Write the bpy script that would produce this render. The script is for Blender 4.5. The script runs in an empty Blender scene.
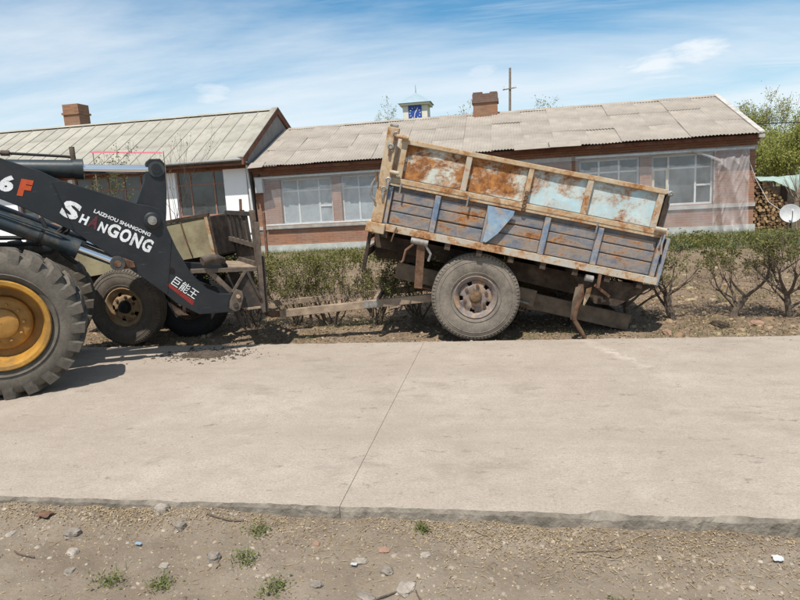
import bpy, math, random
import numpy as np
from mathutils import Vector, Matrix, noise as mnoise

rnd = random.Random(7)
PI = math.pi
scene = bpy.context.scene
C = scene.collection

# ------------------------------------------------------------------ camera
cam_d = bpy.data.cameras.new('camera')
cam = bpy.data.objects.new('camera', cam_d)
C.objects.link(cam)
scene.camera = cam
cam_d.sensor_width = 36.0
cam_d.lens = 36.0 * 615.0 / 800.0
cam_d.clip_start = 0.05
cam_d.clip_end = 3000.0
YAW, PITCH, ROLL = math.radians(-9.8665), math.radians(-9.6548), math.radians(-3.2754)
fwd = Vector((math.sin(YAW) * math.cos(PITCH), math.cos(YAW) * math.cos(PITCH), math.sin(PITCH)))
right0 = Vector((math.cos(YAW), -math.sin(YAW), 0))
up0 = right0.cross(fwd)
rgt = right0 * math.cos(ROLL) + up0 * math.sin(ROLL)
upv = -right0 * math.sin(ROLL) + up0 * math.cos(ROLL)
M = Matrix.Identity(4)
for i in range(3):
    M[i][0] = rgt[i]; M[i][1] = upv[i]; M[i][2] = -fwd[i]
M[2][3] = 1.6
cam.matrix_world = M

# ------------------------------------------------------------------ world, sun, exposure
VS = (0.438, 0.7, 1.0835, 11.1012, 0.9, 14.903, 14.7376)        # where the cloud veils lie
SUN_EL = math.radians(63)
LIGHT_DIR = Vector((0.12, 1.0, 0)).normalized()          # horizontal direction the light travels
world = bpy.data.worlds.new('World'); scene.world = world
world.use_nodes = True
nt = world.node_tree; nt.nodes.clear()
def wn(t, **k):
    n = nt.nodes.new(t)
    for a, b in k.items(): setattr(n, a, b)
    return n
w_out = wn('ShaderNodeOutputWorld'); w_bg = wn('ShaderNodeBackground')
sky = wn('ShaderNodeTexSky', sky_type='NISHITA')
sky.sun_disc = False
sky.sun_elevation = SUN_EL
# the sun stands opposite to the light's travel; rotation 0 = +Y, clockwise seen from above
sd = -LIGHT_DIR
sky.sun_rotation = math.atan2(sd.x, sd.y)
sky.air_density = 1.0; sky.dust_density = 0.2; sky.ozone_density = 1.8
w_bg.inputs['Strength'].default_value = 0.082
tc = wn('ShaderNodeTexCoord')
sep = wn('ShaderNodeSeparateXYZ'); nt.links.new(tc.outputs['Generated'], sep.inputs[0])
def wmath(op, a, b=None, clamp=False):
    n = wn('ShaderNodeMath', operation=op); n.use_clamp = clamp
    for i, v in enumerate((a, b)):
        if v is None: continue
        if isinstance(v, (int, float)): n.inputs[i].default_value = v
        else: nt.links.new(v, n.inputs[i])
    return n.outputs[0]
zc = wmath('MAXIMUM', wmath('ADD', sep.outputs[2], 0.10), 0.06)
px_ = wmath('DIVIDE', sep.outputs[0], zc); py_ = wmath('DIVIDE', sep.outputs[1], zc)
comb = wn('ShaderNodeCombineXYZ'); nt.links.new(px_, comb.inputs[0]); nt.links.new(py_, comb.inputs[1])
def wnoise(scale, detail, rough, mapping=None, dist=0.0):
    m = wn('ShaderNodeMapping'); nt.links.new(comb.outputs[0], m.inputs[0])
    if mapping:
        m.inputs['Rotation'].default_value = (0, 0, mapping[0]); m.inputs['Scale'].default_value = mapping[1]
        m.inputs['Location'].default_value = mapping[2]
    n = wn('ShaderNodeTexNoise'); nt.links.new(m.outputs[0], n.inputs['Vector'])
    n.inputs['Scale'].default_value = scale; n.inputs['Detail'].default_value = detail
    n.inputs['Roughness'].default_value = rough; n.inputs['Distortion'].default_value = dist
    return n.outputs[0]
def wramp(src, stops):
    r = wn('ShaderNodeValToRGB'); nt.links.new(src, r.inputs[0])
    e = r.color_ramp.elements
    while len(e) < len(stops): e.new(0.5)
    for i, (p, v) in enumerate(stops):
        e[i].position = p; e[i].color = (v, v, v, 1)
    return r.outputs[0]
veil = wramp(wnoise(VS[0], 7, 0.6, (VS[1], (0.5, 1.05, 1), (VS[2], VS[3], 0)), 0.5), [(0.34, 0.0), (0.60, 0.80)])
streak = wramp(wnoise(0.8, 8, 0.62, (VS[4], (0.34, 2.2, 1), (VS[5], VS[6], 0)), 0.6), [(0.46, 0.0), (0.74, 0.80)])
# loose cumulus puffs: a ragged blob around a few directions of the sky
fine = wnoise(2.0, 8, 0.66, (0.0, (1, 1, 1), (9.3, 2.2, 0)), 0.3)
def puff_at(d, rx, rz, k):
    n = wn('ShaderNodeVectorMath', operation='SUBTRACT'); nt.links.new(tc.outputs['Generated'], n.inputs[0]); n.inputs[1].default_value = d
    m = wn('ShaderNodeVectorMath', operation='MULTIPLY'); nt.links.new(n.outputs[0], m.inputs[0]); m.inputs[1].default_value = (1 / rx, 1 / rx, 1 / rz)
    l = wn('ShaderNodeVectorMath', operation='LENGTH'); nt.links.new(m.outputs[0], l.inputs[0])
    v = wmath('ADD', wmath('SUBTRACT', 1.0, l.outputs[1]), wmath('MULTIPLY', wmath('SUBTRACT', fine, 0.5), 1.9))
    return wmath('MULTIPLY', wramp(v, [(0.10, 0.0), (0.85, 1.0)]), k)
puff = None
for d, rx, rz, k in (((0.2179, 0.9626, 0.1600), 0.10, 0.036, 1.0), ((0.2700, 0.9490, 0.1660), 0.085, 0.032, 1.0), ((-0.4168, 0.8953, 0.1576), 0.06, 0.030, 0.8), ((-0.0284, 0.9839, 0.1767), 0.05, 0.024, 0.7), ((0.395, 0.9149, 0.0905), 0.06, 0.018, 0.85), ((-0.62, 0.72, 0.30), 0.09, 0.03, 0.6), ((0.75, 0.6, 0.28), 0.1, 0.035, 0.8), ((-0.85, 0.3, 0.33), 0.1, 0.04, 0.8), ((0.6, -0.7, 0.35), 0.12, 0.04, 0.8), ((-0.4, -0.85, 0.3), 0.12, 0.04, 0.8)):
    q = puff_at(d, rx, rz, k); puff = q if puff is None else wmath('MAXIMUM', puff, q)
haze = wramp(sep.outputs[2], [(0.0, 0.6), (0.09, 0.32), (0.22, 0.0)])
cl = wmath('MAXIMUM', wmath('MAXIMUM', veil, streak), wmath('MAXIMUM', puff, haze))
cl = wmath('MULTIPLY', cl, 0.96, True)
mixc = wn('ShaderNodeMix', data_type='RGBA')
hs = wn('ShaderNodeHueSaturation'); hs.inputs['Saturation'].default_value = 1.30; hs.inputs['Hue'].default_value = 0.488; hs.inputs['Value'].default_value = 1.30; nt.links.new(sky.outputs[0], hs.inputs['Color'])
nt.links.new(cl, mixc.inputs[0]); nt.links.new(hs.outputs[0], mixc.inputs[6])
mixc.inputs[7].default_value = (8.8, 9.4, 9.9, 1)
nt.links.new(mixc.outputs[2], w_bg.inputs['Color']); nt.links.new(w_bg.outputs[0], w_out.inputs[0])

sun_d = bpy.data.lights.new('sun', 'SUN'); sun = bpy.data.objects.new('sun', sun_d); C.objects.link(sun)
sun_d.energy = 5.0; sun_d.angle = math.radians(0.55); sun_d.color = (1.0, 0.945, 0.86)
ld = Vector((LIGHT_DIR.x * math.cos(SUN_EL), LIGHT_DIR.y * math.cos(SUN_EL), -math.sin(SUN_EL)))
sun.rotation_euler = ld.to_track_quat('-Z', 'Y').to_euler()
sun.location = (-5, -10, 20)
vs = scene.view_settings
vs.view_transform = 'Standard'; vs.look = 'None'; vs.gamma = 1.0; vs.use_curve_mapping = False
vs.exposure = 0.30
scene.cycles.max_bounces = 6
scene.cycles.transparent_max_bounces = 16

# ------------------------------------------------------------------ materials
class NT:
    def __init__(s, name):
        s.m = bpy.data.materials.new(name); s.m.use_nodes = True
        s.t = s.m.node_tree; s.t.nodes.clear()
        s.out = s.n('ShaderNodeOutputMaterial')
        s.b = s.n('ShaderNodeBsdfPrincipled'); s.l(s.b.outputs[0], s.out.inputs[0])
        s.tc = s.n('ShaderNodeTexCoord')
        s.obj = s.tc.outputs['Object']
        s.geo = s.n('ShaderNodeNewGeometry')
        s.pos = s.geo.outputs['Position']
    def n(s, t, **k):
        n = s.t.nodes.new(t)
        for a, b in k.items(): setattr(n, a, b)
        return n
    def l(s, a, b): s.t.links.new(a, b)
    def setin(s, sock, v):
        if isinstance(v, (int, float)): sock.default_value = v
        elif isinstance(v, tuple): sock.default_value = v if len(v) == 4 or len(sock.default_value) == 3 else (*v, 1)
        else: s.l(v, sock)
    def noise(s, scale, detail=5, rough=0.6, vec=None, stretch=None, dist=0.0, loc=None):
        v = vec or s.obj
        if stretch or loc:
            m = s.n('ShaderNodeMapping'); s.l(v, m.inputs[0])
            if stretch: m.inputs['Scale'].default_value = stretch
            if loc: m.inputs['Location'].default_value = loc
            v = m.outputs[0]
        n = s.n('ShaderNodeTexNoise'); s.l(v, n.inputs['Vector'])
        n.inputs['Scale'].default_value = scale; n.inputs['Detail'].default_value = detail
        n.inputs['Roughness'].default_value = rough; n.inputs['Distortion'].default_value = dist
        return n.outputs[0]
    def ramp(s, src, stops):
        r = s.n('ShaderNodeValToRGB'); s.l(src, r.inputs[0])
        e = r.color_ramp.elements
        while len(e) < len(stops): e.new(0.5)
        for i, (p, c) in enumerate(stops):
            e[i].position = p
            e[i].color = (c, c, c, 1) if isinstance(c, (int, float)) else (*c, 1)
        return r.outputs[0]
    def mix(s, f, a, b, mode='MIX'):
        n = s.n('ShaderNodeMix', data_type='RGBA', blend_type=mode)
        s.setin(n.inputs[0], f); s.setin(n.inputs[6], a); s.setin(n.inputs[7], b)
        return n.outputs[2]
    def math(s, op, a, b=0.0, clamp=False):
        n = s.n('ShaderNodeMath', operation=op); n.use_clamp = clamp
        s.setin(n.inputs[0], a); s.setin(n.inputs[1], b)
        return n.outputs[0]
    def bump(s, h, strength=0.3, dist=0.01):
        b = s.n('ShaderNodeBump'); b.inputs['Strength'].default_value = strength; b.inputs['Distance'].default_value = dist
        s.l(h, b.inputs['Height']); s.l(b.outputs[0], s.b.inputs['Normal'])
    def fin(s, col, rough=0.8, metal=0.0, spec=0.3):
        s.setin(s.b.inputs['Base Color'], col); s.setin(s.b.inputs['Roughness'], rough)
        s.setin(s.b.inputs['Metallic'], metal); s.b.inputs['Specular IOR Level'].default_value = spec
        return s.m
def var(c, k): return tuple(max(0, min(1, x * k)) for x in c)

def mottled(name, c, lo=0.7, hi=1.2, scale=6, rough=0.85, bump=0.25, bscale=60, metal=0.0, spec=0.25, dirt=None, rand=0.0, dist=0.006):
    g = NT(name)
    col = g.ramp(g.noise(scale, 6, 0.62), [(0.3, var(c, lo)), (0.7, var(c, hi))])
    if dirt:
        col = g.mix(g.ramp(g.noise(scale * 0.45, 7, 0.7, loc=(3, 1, 7)), [(0.48, 0.0), (0.68, dirt[1])]), col, dirt[0])
    if rand:
        oi = g.n('ShaderNodeObjectInfo')
        col = g.mix(1.0, col, g.ramp(oi.outputs['Random'], [(0, 1 - rand), (1, 1 + rand)]), 'MULTIPLY')
    if bump: g.bump(g.noise(bscale, 4, 0.6), bump, dist)
    return g.fin(col, rough, metal, spec)

RUST = [(0.25, (0.065, 0.028, 0.014)), (0.45, (0.20, 0.078, 0.026)), (0.62, (0.37, 0.165, 0.052)), (0.85, (0.46, 0.26, 0.10))]
def rusty(name, paint, paint2, amount, scale=3.0, fine=26, rough=0.6, seed=0.0, stretch=(1, 1, 1), dust=(0.33, 0.27, 0.2), dusty=0.25, soft=0.06, halo=1.0):
    g = NT(name)
    big = g.noise(scale, 7, 0.65, stretch=stretch, dist=0.6, loc=(seed, seed * 2, -seed))
    small = g.noise(fine, 6, 0.7, stretch=stretch, loc=(seed, 0, 0))
    f = g.math('ADD', g.math('MULTIPLY', big, 0.72), g.math('MULTIPLY', small, 0.28))
    mask = g.ramp(f, [(0.56 - amount, 0.0), (0.56 + soft - amount, 1.0)])
    edge = g.ramp(f, [(0.45 - amount, 0.0), (0.60 - amount, 0.8)])
    pc = g.ramp(g.noise(scale * 1.7, 5, 0.6, loc=(4, seed, 0)), [(0.35, paint), (0.65, paint2)])
    rc = g.ramp(g.noise(fine * 0.7, 6, 0.7, loc=(0, seed, 9)), RUST)
    drip = g.ramp(g.noise(7, 5, 0.7, stretch=(5.0, 1, 0.55), loc=(seed, 3, 1)), [(0.55, 0.0), (0.72, 0.55)])
    pc = g.mix(g.math('MULTIPLY', drip, halo), pc, (0.36, 0.20, 0.095))
    pc = g.mix(g.math('MULTIPLY', edge, halo), pc, (0.42, 0.28, 0.15))
    col = g.mix(mask, pc, rc)
    col = g.mix(g.ramp(g.noise(5, 6, 0.7, loc=(8, 8, seed)), [(0.45, 0.0), (0.75, dusty)]), col, dust)
    g.bump(g.math('ADD', mask, g.math('MULTIPLY', small, 1.5)), 0.35, 0.003)
    return g.fin(col, g.ramp(mask, [(0, rough), (1, 0.92)]), 0.0, 0.3)

MAT = {}
def P(k, m): MAT[k] = m; return m

# concrete road
g = NT('road_concrete')
base = g.ramp(g.noise(0.8, 8, 0.66, g.pos), [(0.32, (0.34, 0.285, 0.235)), (0.68, (0.42, 0.362, 0.305))])
base = g.mix(g.ramp(g.noise(5, 9, 0.82, g.pos, stretch=(0.85, 1, 1)), [(0.40, 0.0), (0.75, 0.65)]), base, (0.245, 0.205, 0.165))
base = g.mix(g.ramp(g.noise(1.5, 7, 0.75, g.pos, stretch=(0.7, 1.3, 1), loc=(5, 2, 0)), [(0.55, 0.0), (0.68, 0.6)]), base, (0.215, 0.18, 0.146))
base = g.mix(g.ramp(g.noise(1.0, 8, 0.75, g.pos, loc=(1, 9, 0)), [(0.54, 0.0), (0.68, 0.6)]), base, (0.455, 0.405, 0.345))
for sc_, st_, lo_, hi_, k_, c_, lc_ in ((3.6, (0.8, 1.6, 1), 0.60, 0.655, 0.75, (0.165, 0.138, 0.112), (11, 4, 0)), (15, (0.7, 1.3, 1), 0.615, 0.66, 0.75, (0.17, 0.142, 0.115), (2, 14, 0)), (30, (0.6, 1, 1), 0.57, 0.66, 0.6, (0.47, 0.42, 0.36), (8, 3, 0)),
                                (75, (0.8, 1, 1), 0.47, 0.64, 0.65, (0.19, 0.16, 0.13), (3, 8, 0)), (190, (1, 1, 1), 0.48, 0.66, 0.7, (0.16, 0.134, 0.108), (0, 0, 0)), (8, (0.8, 1.4, 1), 0.62, 0.67, 0.65, (0.19, 0.158, 0.128), (21, 6, 0))):
    base = g.mix(g.ramp(g.noise(sc_, 5, 0.85, g.pos, stretch=st_, loc=lc_), [(lo_, 0.0), (hi_, k_)]), base, c_)
# pale scuff where the trailer was dragged over the edge
mp_ = g.n('ShaderNodeMapping'); g.l(g.pos, mp_.inputs[0]); mp_.vector_type = 'TEXTURE'
mp_.inputs['Location'].default_value = (1.02, 5.95, 0); mp_.inputs['Rotation'].default_value = (0, 0, math.radians(-66)); mp_.inputs['Scale'].default_value = (0.80, 0.11, 1)
ln_ = g.n('ShaderNodeVectorMath', operation='LENGTH'); g.l(mp_.outputs[0], ln_.inputs[0])
sc2_ = g.math('MULTIPLY', g.ramp(ln_.outputs[1], [(0.2, 1.0), (1.0, 0.0)]), g.ramp(g.noise(9, 7, 0.8, g.pos), [(0.42, 0.0), (0.66, 0.7)]))
base = g.mix(sc2_, base, (0.54, 0.48, 0.42))
# two faint wheel tracks of packed dust along the road
rs_ = g.n('ShaderNodeSeparateXYZ'); g.l(g.pos, rs_.inputs[0])
for yc in (3.95, 5.45):
    d_ = g.math('ABSOLUTE', g.math('SUBTRACT', rs_.outputs[1], yc))
    tr_ = g.math('MULTIPLY', g.ramp(d_, [(0.05, 1.0), (0.35, 0.0)]), g.ramp(g.noise(3, 6, 0.7, g.pos, stretch=(0.2, 1.5, 1), loc=(0, yc, 0)), [(0.4, 0.0), (0.7, 0.55)]))
    base = g.mix(tr_, base, (0.245, 0.208, 0.17))
g.bump(g.math('ADD', g.noise(220, 3, 0.7, g.pos), g.math('MULTIPLY', g.noise(25, 5, 0.7, g.pos), 1.5)), 0.35, 0.004)
P('road', g.fin(base, 0.9, 0, 0.2))
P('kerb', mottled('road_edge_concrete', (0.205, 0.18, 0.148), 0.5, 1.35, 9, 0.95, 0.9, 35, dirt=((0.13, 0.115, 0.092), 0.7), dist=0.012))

# soil
g = NT('dirt_ground')
sx = g.n('ShaderNodeSeparateXYZ'); g.l(g.pos, sx.inputs[0])
near = g.ramp(g.noise(1.7, 8, 0.65, g.pos), [(0.3, (0.15, 0.115, 0.083)), (0.5, (0.235, 0.19, 0.145)), (0.72, (0.32, 0.268, 0.215))])
near = g.mix(g.ramp(g.noise(7, 8, 0.75, g.pos, loc=(3, 3, 0)), [(0.45, 0.0), (0.72, 0.6)]), near, (0.24, 0.185, 0.125))
far_ = g.ramp(g.noise(1.3, 8, 0.7, g.pos, loc=(7, 0, 0)), [(0.3, (0.125, 0.085, 0.055)), (0.55, (0.195, 0.14, 0.095)), (0.8, (0.26, 0.205, 0.145))])
col = g.mix(g.ramp(sx.outputs[1], [(0.0, 0.0), (1.0, 1.0)]), near, near)
mr = g.n('ShaderNodeMapRange'); g.l(sx.outputs[1], mr.inputs[0]); mr.inputs[1].default_value = 6.0; mr.inputs[2].default_value = 7.2
col = g.mix(mr.outputs[0], near, far_)
col = g.mix(g.ramp(g.noise(60, 5, 0.8, g.pos), [(0.4, 0.0), (0.75, 0.4)]), col, (0.15, 0.12, 0.09))
col = g.mix(g.ramp(g.noise(95, 4, 0.8, g.pos, loc=(1, 5, 3)), [(0.58, 0.0), (0.7, 0.5)]), col, (0.50, 0.43, 0.32))
mr2 = g.n('ShaderNodeMapRange'); g.l(sx.outputs[1], mr2.inputs[0]); mr2.inputs[1].default_value = 10.0; mr2.inputs[2].default_value = 40.0
col = g.mix(g.math('MULTIPLY', mr2.outputs[0], g.ramp(g.noise(0.4, 6, 0.7, g.pos), [(0.35, 0.2), (0.6, 0.8)])), col, (0.10, 0.12, 0.04))
g.bump(g.math('ADD', g.math('MULTIPLY', g.noise(28, 7, 0.75, g.pos), 3.0), g.noise(150, 4, 0.7, g.pos)), 0.7, 0.008)
P('soil', g.fin(col, 0.96, 0, 0.15))

P('dirt_dark', mottled('dark_soil', (0.075, 0.058, 0.045), 0.6, 1.4, 20, 0.95, 0.8, 70))
P('stone_grey', mottled('stone_grey', (0.215, 0.185, 0.155), 0.6, 1.4, 14, 0.9, 0.9, 70))
P('stone_pale', mottled('stone_pale', (0.30, 0.262, 0.22), 0.65, 1.3, 12, 0.9, 0.8, 70))
P('stone_red', mottled('stone_red', (0.29, 0.18, 0.13), 0.7, 1.2, 12, 0.9, 0.5, 70))
def pick(name, cols, rough=0.9, spec=0.2, scale=300, translucent=0.0):
    """every small piece of a joined mesh takes one colour of the ramp (random per island)"""
    g = NT(name)
    n = len(cols)
    r = g.ramp(g.geo.outputs['Random Per Island'], [(i / max(1, n - 1), c) for i, c in enumerate(cols)])
    g.fin(r, rough, 0, spec)
    if translucent:
        tr = g.n('ShaderNodeBsdfTranslucent'); g.l(r, tr.inputs[0])
        mx = g.n('ShaderNodeMixShader'); mx.inputs[0].default_value = translucent
        g.l(g.b.outputs[0], mx.inputs[1]); g.l(tr.outputs[0], mx.inputs[2]); g.l(mx.outputs[0], g.out.inputs[0])
    return g.m
P('gravel', pick('gravel', [(0.18, 0.15, 0.115), (0.29, 0.245, 0.195), (0.22, 0.185, 0.145), (0.36, 0.315, 0.26), (0.25, 0.185, 0.135), (0.20, 0.175, 0.15)]))
P('chaff', pick('dry_chaff', [(0.31, 0.235, 0.135), (0.21, 0.15, 0.09), (0.40, 0.32, 0.20), (0.26, 0.19, 0.115), (0.16, 0.11, 0.065)]))
P('litter', pick('leaf_litter', [(0.17, 0.11, 0.065), (0.27, 0.195, 0.12), (0.12, 0.08, 0.05), (0.33, 0.26, 0.165), (0.20, 0.145, 0.09)]))
P('leaf_hedge', pick('hedge_leaves', [(0.115, 0.135, 0.036), (0.175, 0.185, 0.05), (0.085, 0.10, 0.03), (0.21, 0.17, 0.075), (0.14, 0.16, 0.042)], 0.7, translucent=0.3))
P('leaf_tree', pick('tree_leaves', [(0.24, 0.26, 0.06), (0.31, 0.32, 0.085), (0.18, 0.20, 0.05), (0.36, 0.34, 0.11)], 0.7, translucent=0.35))
P('leaf_dark', pick('tree_leaves_dark', [(0.08, 0.11, 0.03), (0.13, 0.15, 0.04), (0.06, 0.085, 0.025), (0.17, 0.18, 0.055)], 0.7, translucent=0.3))
P('grass', pick('grass_blades', [(0.10, 0.145, 0.035), (0.16, 0.18, 0.055), (0.07, 0.11, 0.03), (0.24, 0.21, 0.10), (0.13, 0.16, 0.045)], 0.7, translucent=0.3))
P('crop', pick('garden_leaves', [(0.045, 0.10, 0.045), (0.06, 0.13, 0.055), (0.035, 0.08, 0.035), (0.08, 0.14, 0.06)], 0.55, translucent=0.25))
P('bark', mottled('bark', (0.11, 0.085, 0.065), 0.6, 1.5, 20, 0.95, 0.7, 80))
P('bark_pale', mottled('bark_pale', (0.27, 0.22, 0.165), 0.6, 1.3, 14, 0.9, 0.6, 80))

# trailer
P('lightblue', rusty('paint_light_blue_rusty', (0.31, 0.48, 0.55), (0.46, 0.59, 0.62), 0.05, 2.7, 26, 0.55, 2.0, (1, 1, 1.3), dusty=0.06, soft=0.11, halo=0.55))
P('lightrust', rusty('paint_pale_rusty', (0.42, 0.53, 0.54), (0.55, 0.61, 0.57), 0.125, 2.5, 24, 0.6, 7.3, (1, 1, 1.3), dusty=0.08, soft=0.10, halo=0.6))
P('rail_rust', rusty('rail_rusty_cream', (0.44, 0.40, 0.31), (0.30, 0.235, 0.165), 0.07, 5.5, 40, 0.75, 4.0, soft=0.12))
P('blue', rusty('paint_blue_worn', (0.078, 0.094, 0.128), (0.135, 0.155, 0.185), 0.03, 4.0, 30, 0.6, 1.0, (0.8, 1, 1.8), dusty=0.2, halo=0.6))
P('blue2', rusty('paint_blue_rail', (0.085, 0.125, 0.20), (0.16, 0.22, 0.29), 0.0, 6.0, 40, 0.6, 5.0, dusty=0.3))
P('flap_blue', rusty('flap_clear_blue', (0.115, 0.19, 0.30), (0.24, 0.34, 0.42), -0.04, 6.0, 40, 0.6, 9.0, dusty=0.15))
P('rail_pale', rusty('rail_pale_blue', (0.30, 0.36, 0.38), (0.36, 0.38, 0.35), 0.06, 4.5, 36, 0.75, 6.0, soft=0.10))
P('darkframe', mottled('chassis_dark_rust', (0.038, 0.027, 0.020), 0.6, 1.6, 10, 0.9, 0.4, 50, dirt=((0.14, 0.10, 0.07), 0.6)))
P('chassis', mottled('chassis_dusty_steel', (0.125, 0.095, 0.068), 0.6, 1.4, 8, 0.9, 0.4, 50, dirt=((0.20, 0.16, 0.12), 0.6)))
P('beam', mottled('drawbar_dry_rust', (0.27, 0.205, 0.15), 0.6, 1.35, 7, 0.9, 0.5, 50, dirt=((0.10, 0.07, 0.05), 0.6)))
P('rust', mottled('rusty_steel', (0.11, 0.06, 0.038), 0.45, 1.7, 12, 0.95, 0.6, 60, dirt=((0.20, 0.135, 0.09), 0.6)))
P('rim', rusty('wheel_rim_worn', (0.125, 0.108, 0.11), (0.175, 0.15, 0.145), -0.03, 9, 50, 0.7, 3.0, dusty=0.4))
P('hub', mottled('hub_rust_gold', (0.14, 0.09, 0.05), 0.4, 1.5, 20, 0.9, 0.8, 60, dirt=((0.08, 0.05, 0.035), 0.7)))
P('galv', mottled('bare_metal', (0.24, 0.235, 0.22), 0.55, 1.3, 20, 0.6, 0.3, 60, metal=0.3, spec=0.4, dirt=((0.15, 0.09, 0.055), 0.6)))
P('dark', mottled('black_gap', (0.012, 0.011, 0.010), 0.7, 1.3, 10, 0.95, 0))
def tyre_mat(name, c, dust, amt):
    g = NT(name)
    col = g.mix(g.ramp(g.noise(4.5, 8, 0.75), [(0.3, amt * 0.3), (0.68, amt)]), c, dust)
    col = g.mix(g.ramp(g.noise(11, 7, 0.8, loc=(5, 5, 5)), [(0.48, 0.0), (0.72, 0.55)]), col, var(c, 1.1))
    col = g.mix(g.ramp(g.noise(45, 5, 0.8), [(0.45, 0.0), (0.75, 0.45)]), col, var(c, 0.8))
    col = g.mix(g.ramp(g.noise(24, 5, 0.8, loc=(9, 1, 2)), [(0.62, 0.0), (0.70, 0.5)]), col, var(dust, 1.35))
    g.bump(g.math('ADD', g.noise(70, 4, 0.7), g.noise(16, 5, 0.7)), 0.35, 0.004)
    return g.fin(col, 0.9, 0, 0.25)
P('tyre_dusty', tyre_mat('tyre_dusty', (0.055, 0.05, 0.046), (0.28, 0.24, 0.195), 0.85))
P('tyre_loader', tyre_mat('tyre_loader_rubber', (0.042, 0.039, 0.036), (0.20, 0.175, 0.14), 0.75))
P('tyre_old', tyre_mat('tyre_old_rubber', (0.05, 0.045, 0.042), (0.23, 0.195, 0.155), 0.7))
P('yellow', mottled('rim_yellow_paint', (0.40, 0.205, 0.032), 0.6, 1.15, 6, 0.65, 0.4, 40, dirt=((0.15, 0.095, 0.05), 0.9), spec=0.35))
P('yellow_hub', mottled('hub_yellow_paint', (0.35, 0.18, 0.04), 0.6, 1.15, 8, 0.55, 0.2, 40, dirt=((0.15, 0.09, 0.045), 0.7), spec=0.4))
g = NT('boom_black_paint')
bc = g.ramp(g.noise(2.5, 6, 0.65), [(0.3, (0.009, 0.011, 0.014)), (0.7, (0.015, 0.018, 0.022))])
bc = g.mix(g.ramp(g.noise(3.2, 8, 0.75, loc=(3, 2, 5)), [(0.48, 0.0), (0.78, 0.4)]), bc, (0.045, 0.042, 0.038))
bc = g.mix(g.ramp(g.noise(14, 3, 0.8, stretch=(0.25, 1, 2.6), loc=(0, 0, 4)), [(0.66, 0.0), (0.69, 0.45)]), bc, (0.11, 0.105, 0.095))
bc = g.mix(g.ramp(g.noise(34, 6, 0.85), [(0.66, 0.0), (0.70, 0.6)]), bc, (0.13, 0.085, 0.055))
g.bump(g.noise(40, 4, 0.7), 0.12, 0.003)
P('boom', g.fin(bc, g.ramp(g.noise(4, 6, 0.7, loc=(1, 1, 1)), [(0.35, 0.36), (0.7, 0.62)]), 0, 0.4))
P('cyl', mottled('cylinder_charcoal_paint', (0.021, 0.032, 0.037), 0.8, 1.2, 4, 0.38, 0.08, 30, dirt=((0.09, 0.075, 0.055), 0.5), spec=0.5))
P('cyl_worn', mottled('cylinder_scuffed_paint', (0.024, 0.036, 0.044), 0.8, 1.2, 6, 0.4, 0.1, 30, dirt=((0.16, 0.11, 0.06), 0.85), spec=0.5))
P('chrome', mottled('chrome_rod', (0.72, 0.74, 0.76), 0.95, 1.03, 6, 0.16, 0, metal=1.0, spec=0.5))
P('forkmetal', mottled('fork_frame_worn_steel', (0.115, 0.088, 0.068), 0.55, 1.4, 10, 0.8, 0.4, 50, dirt=((0.035, 0.032, 0.032), 0.8)))
P('forkdark', mottled('fork_grate_dark_steel', (0.040, 0.034, 0.030), 0.6, 1.4, 10, 0.75, 0.3, 50, dirt=((0.14, 0.10, 0.075), 0.5)))
g = NT('lettering_white_worn')
P('letter_white', g.fin(g.mix(g.ramp(g.noise(38, 7, 0.8, g.pos), [(0.55, 0.0), (0.64, 0.85)]), g.ramp(g.noise(8, 6, 0.7, g.pos), [(0.35, (0.55, 0.56, 0.56)), (0.65, (0.74, 0.76, 0.77))]), (0.05, 0.05, 0.05)), 0.6, 0, 0.3))
P('stripe_red', mottled('stripe_dull_red', (0.20, 0.025, 0.02), 0.7, 1.2, 20, 0.6, 0))
P('letter_red', mottled('lettering_orange_red', (0.46, 0.075, 0.025), 0.8, 1.1, 30, 0.5, 0))
P('letter_dim', mottled('lettering_faded_red', (0.10, 0.03, 0.035), 0.7, 1.2, 30, 0.5, 0))
P('rubber', mottled('rubber_black', (0.02, 0.02, 0.02), 0.8, 1.2, 10, 0.6, 0))
P('cabglass', mottled('cab_glass_dark', (0.03, 0.04, 0.045), 0.9, 1.1, 3, 0.05, 0, spec=0.6))
P('beige', mottled('box_beige_sheet', (0.30, 0.265, 0.165), 0.7, 1.15, 4, 0.8, 0.3, 30, dirt=((0.15, 0.105, 0.065), 0.8)))
P('tanrim', mottled('rim_tan_rust', (0.33, 0.235, 0.135), 0.65, 1.2, 10, 0.8, 0.4, 50, dirt=((0.17, 0.085, 0.05), 0.7)))

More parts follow.
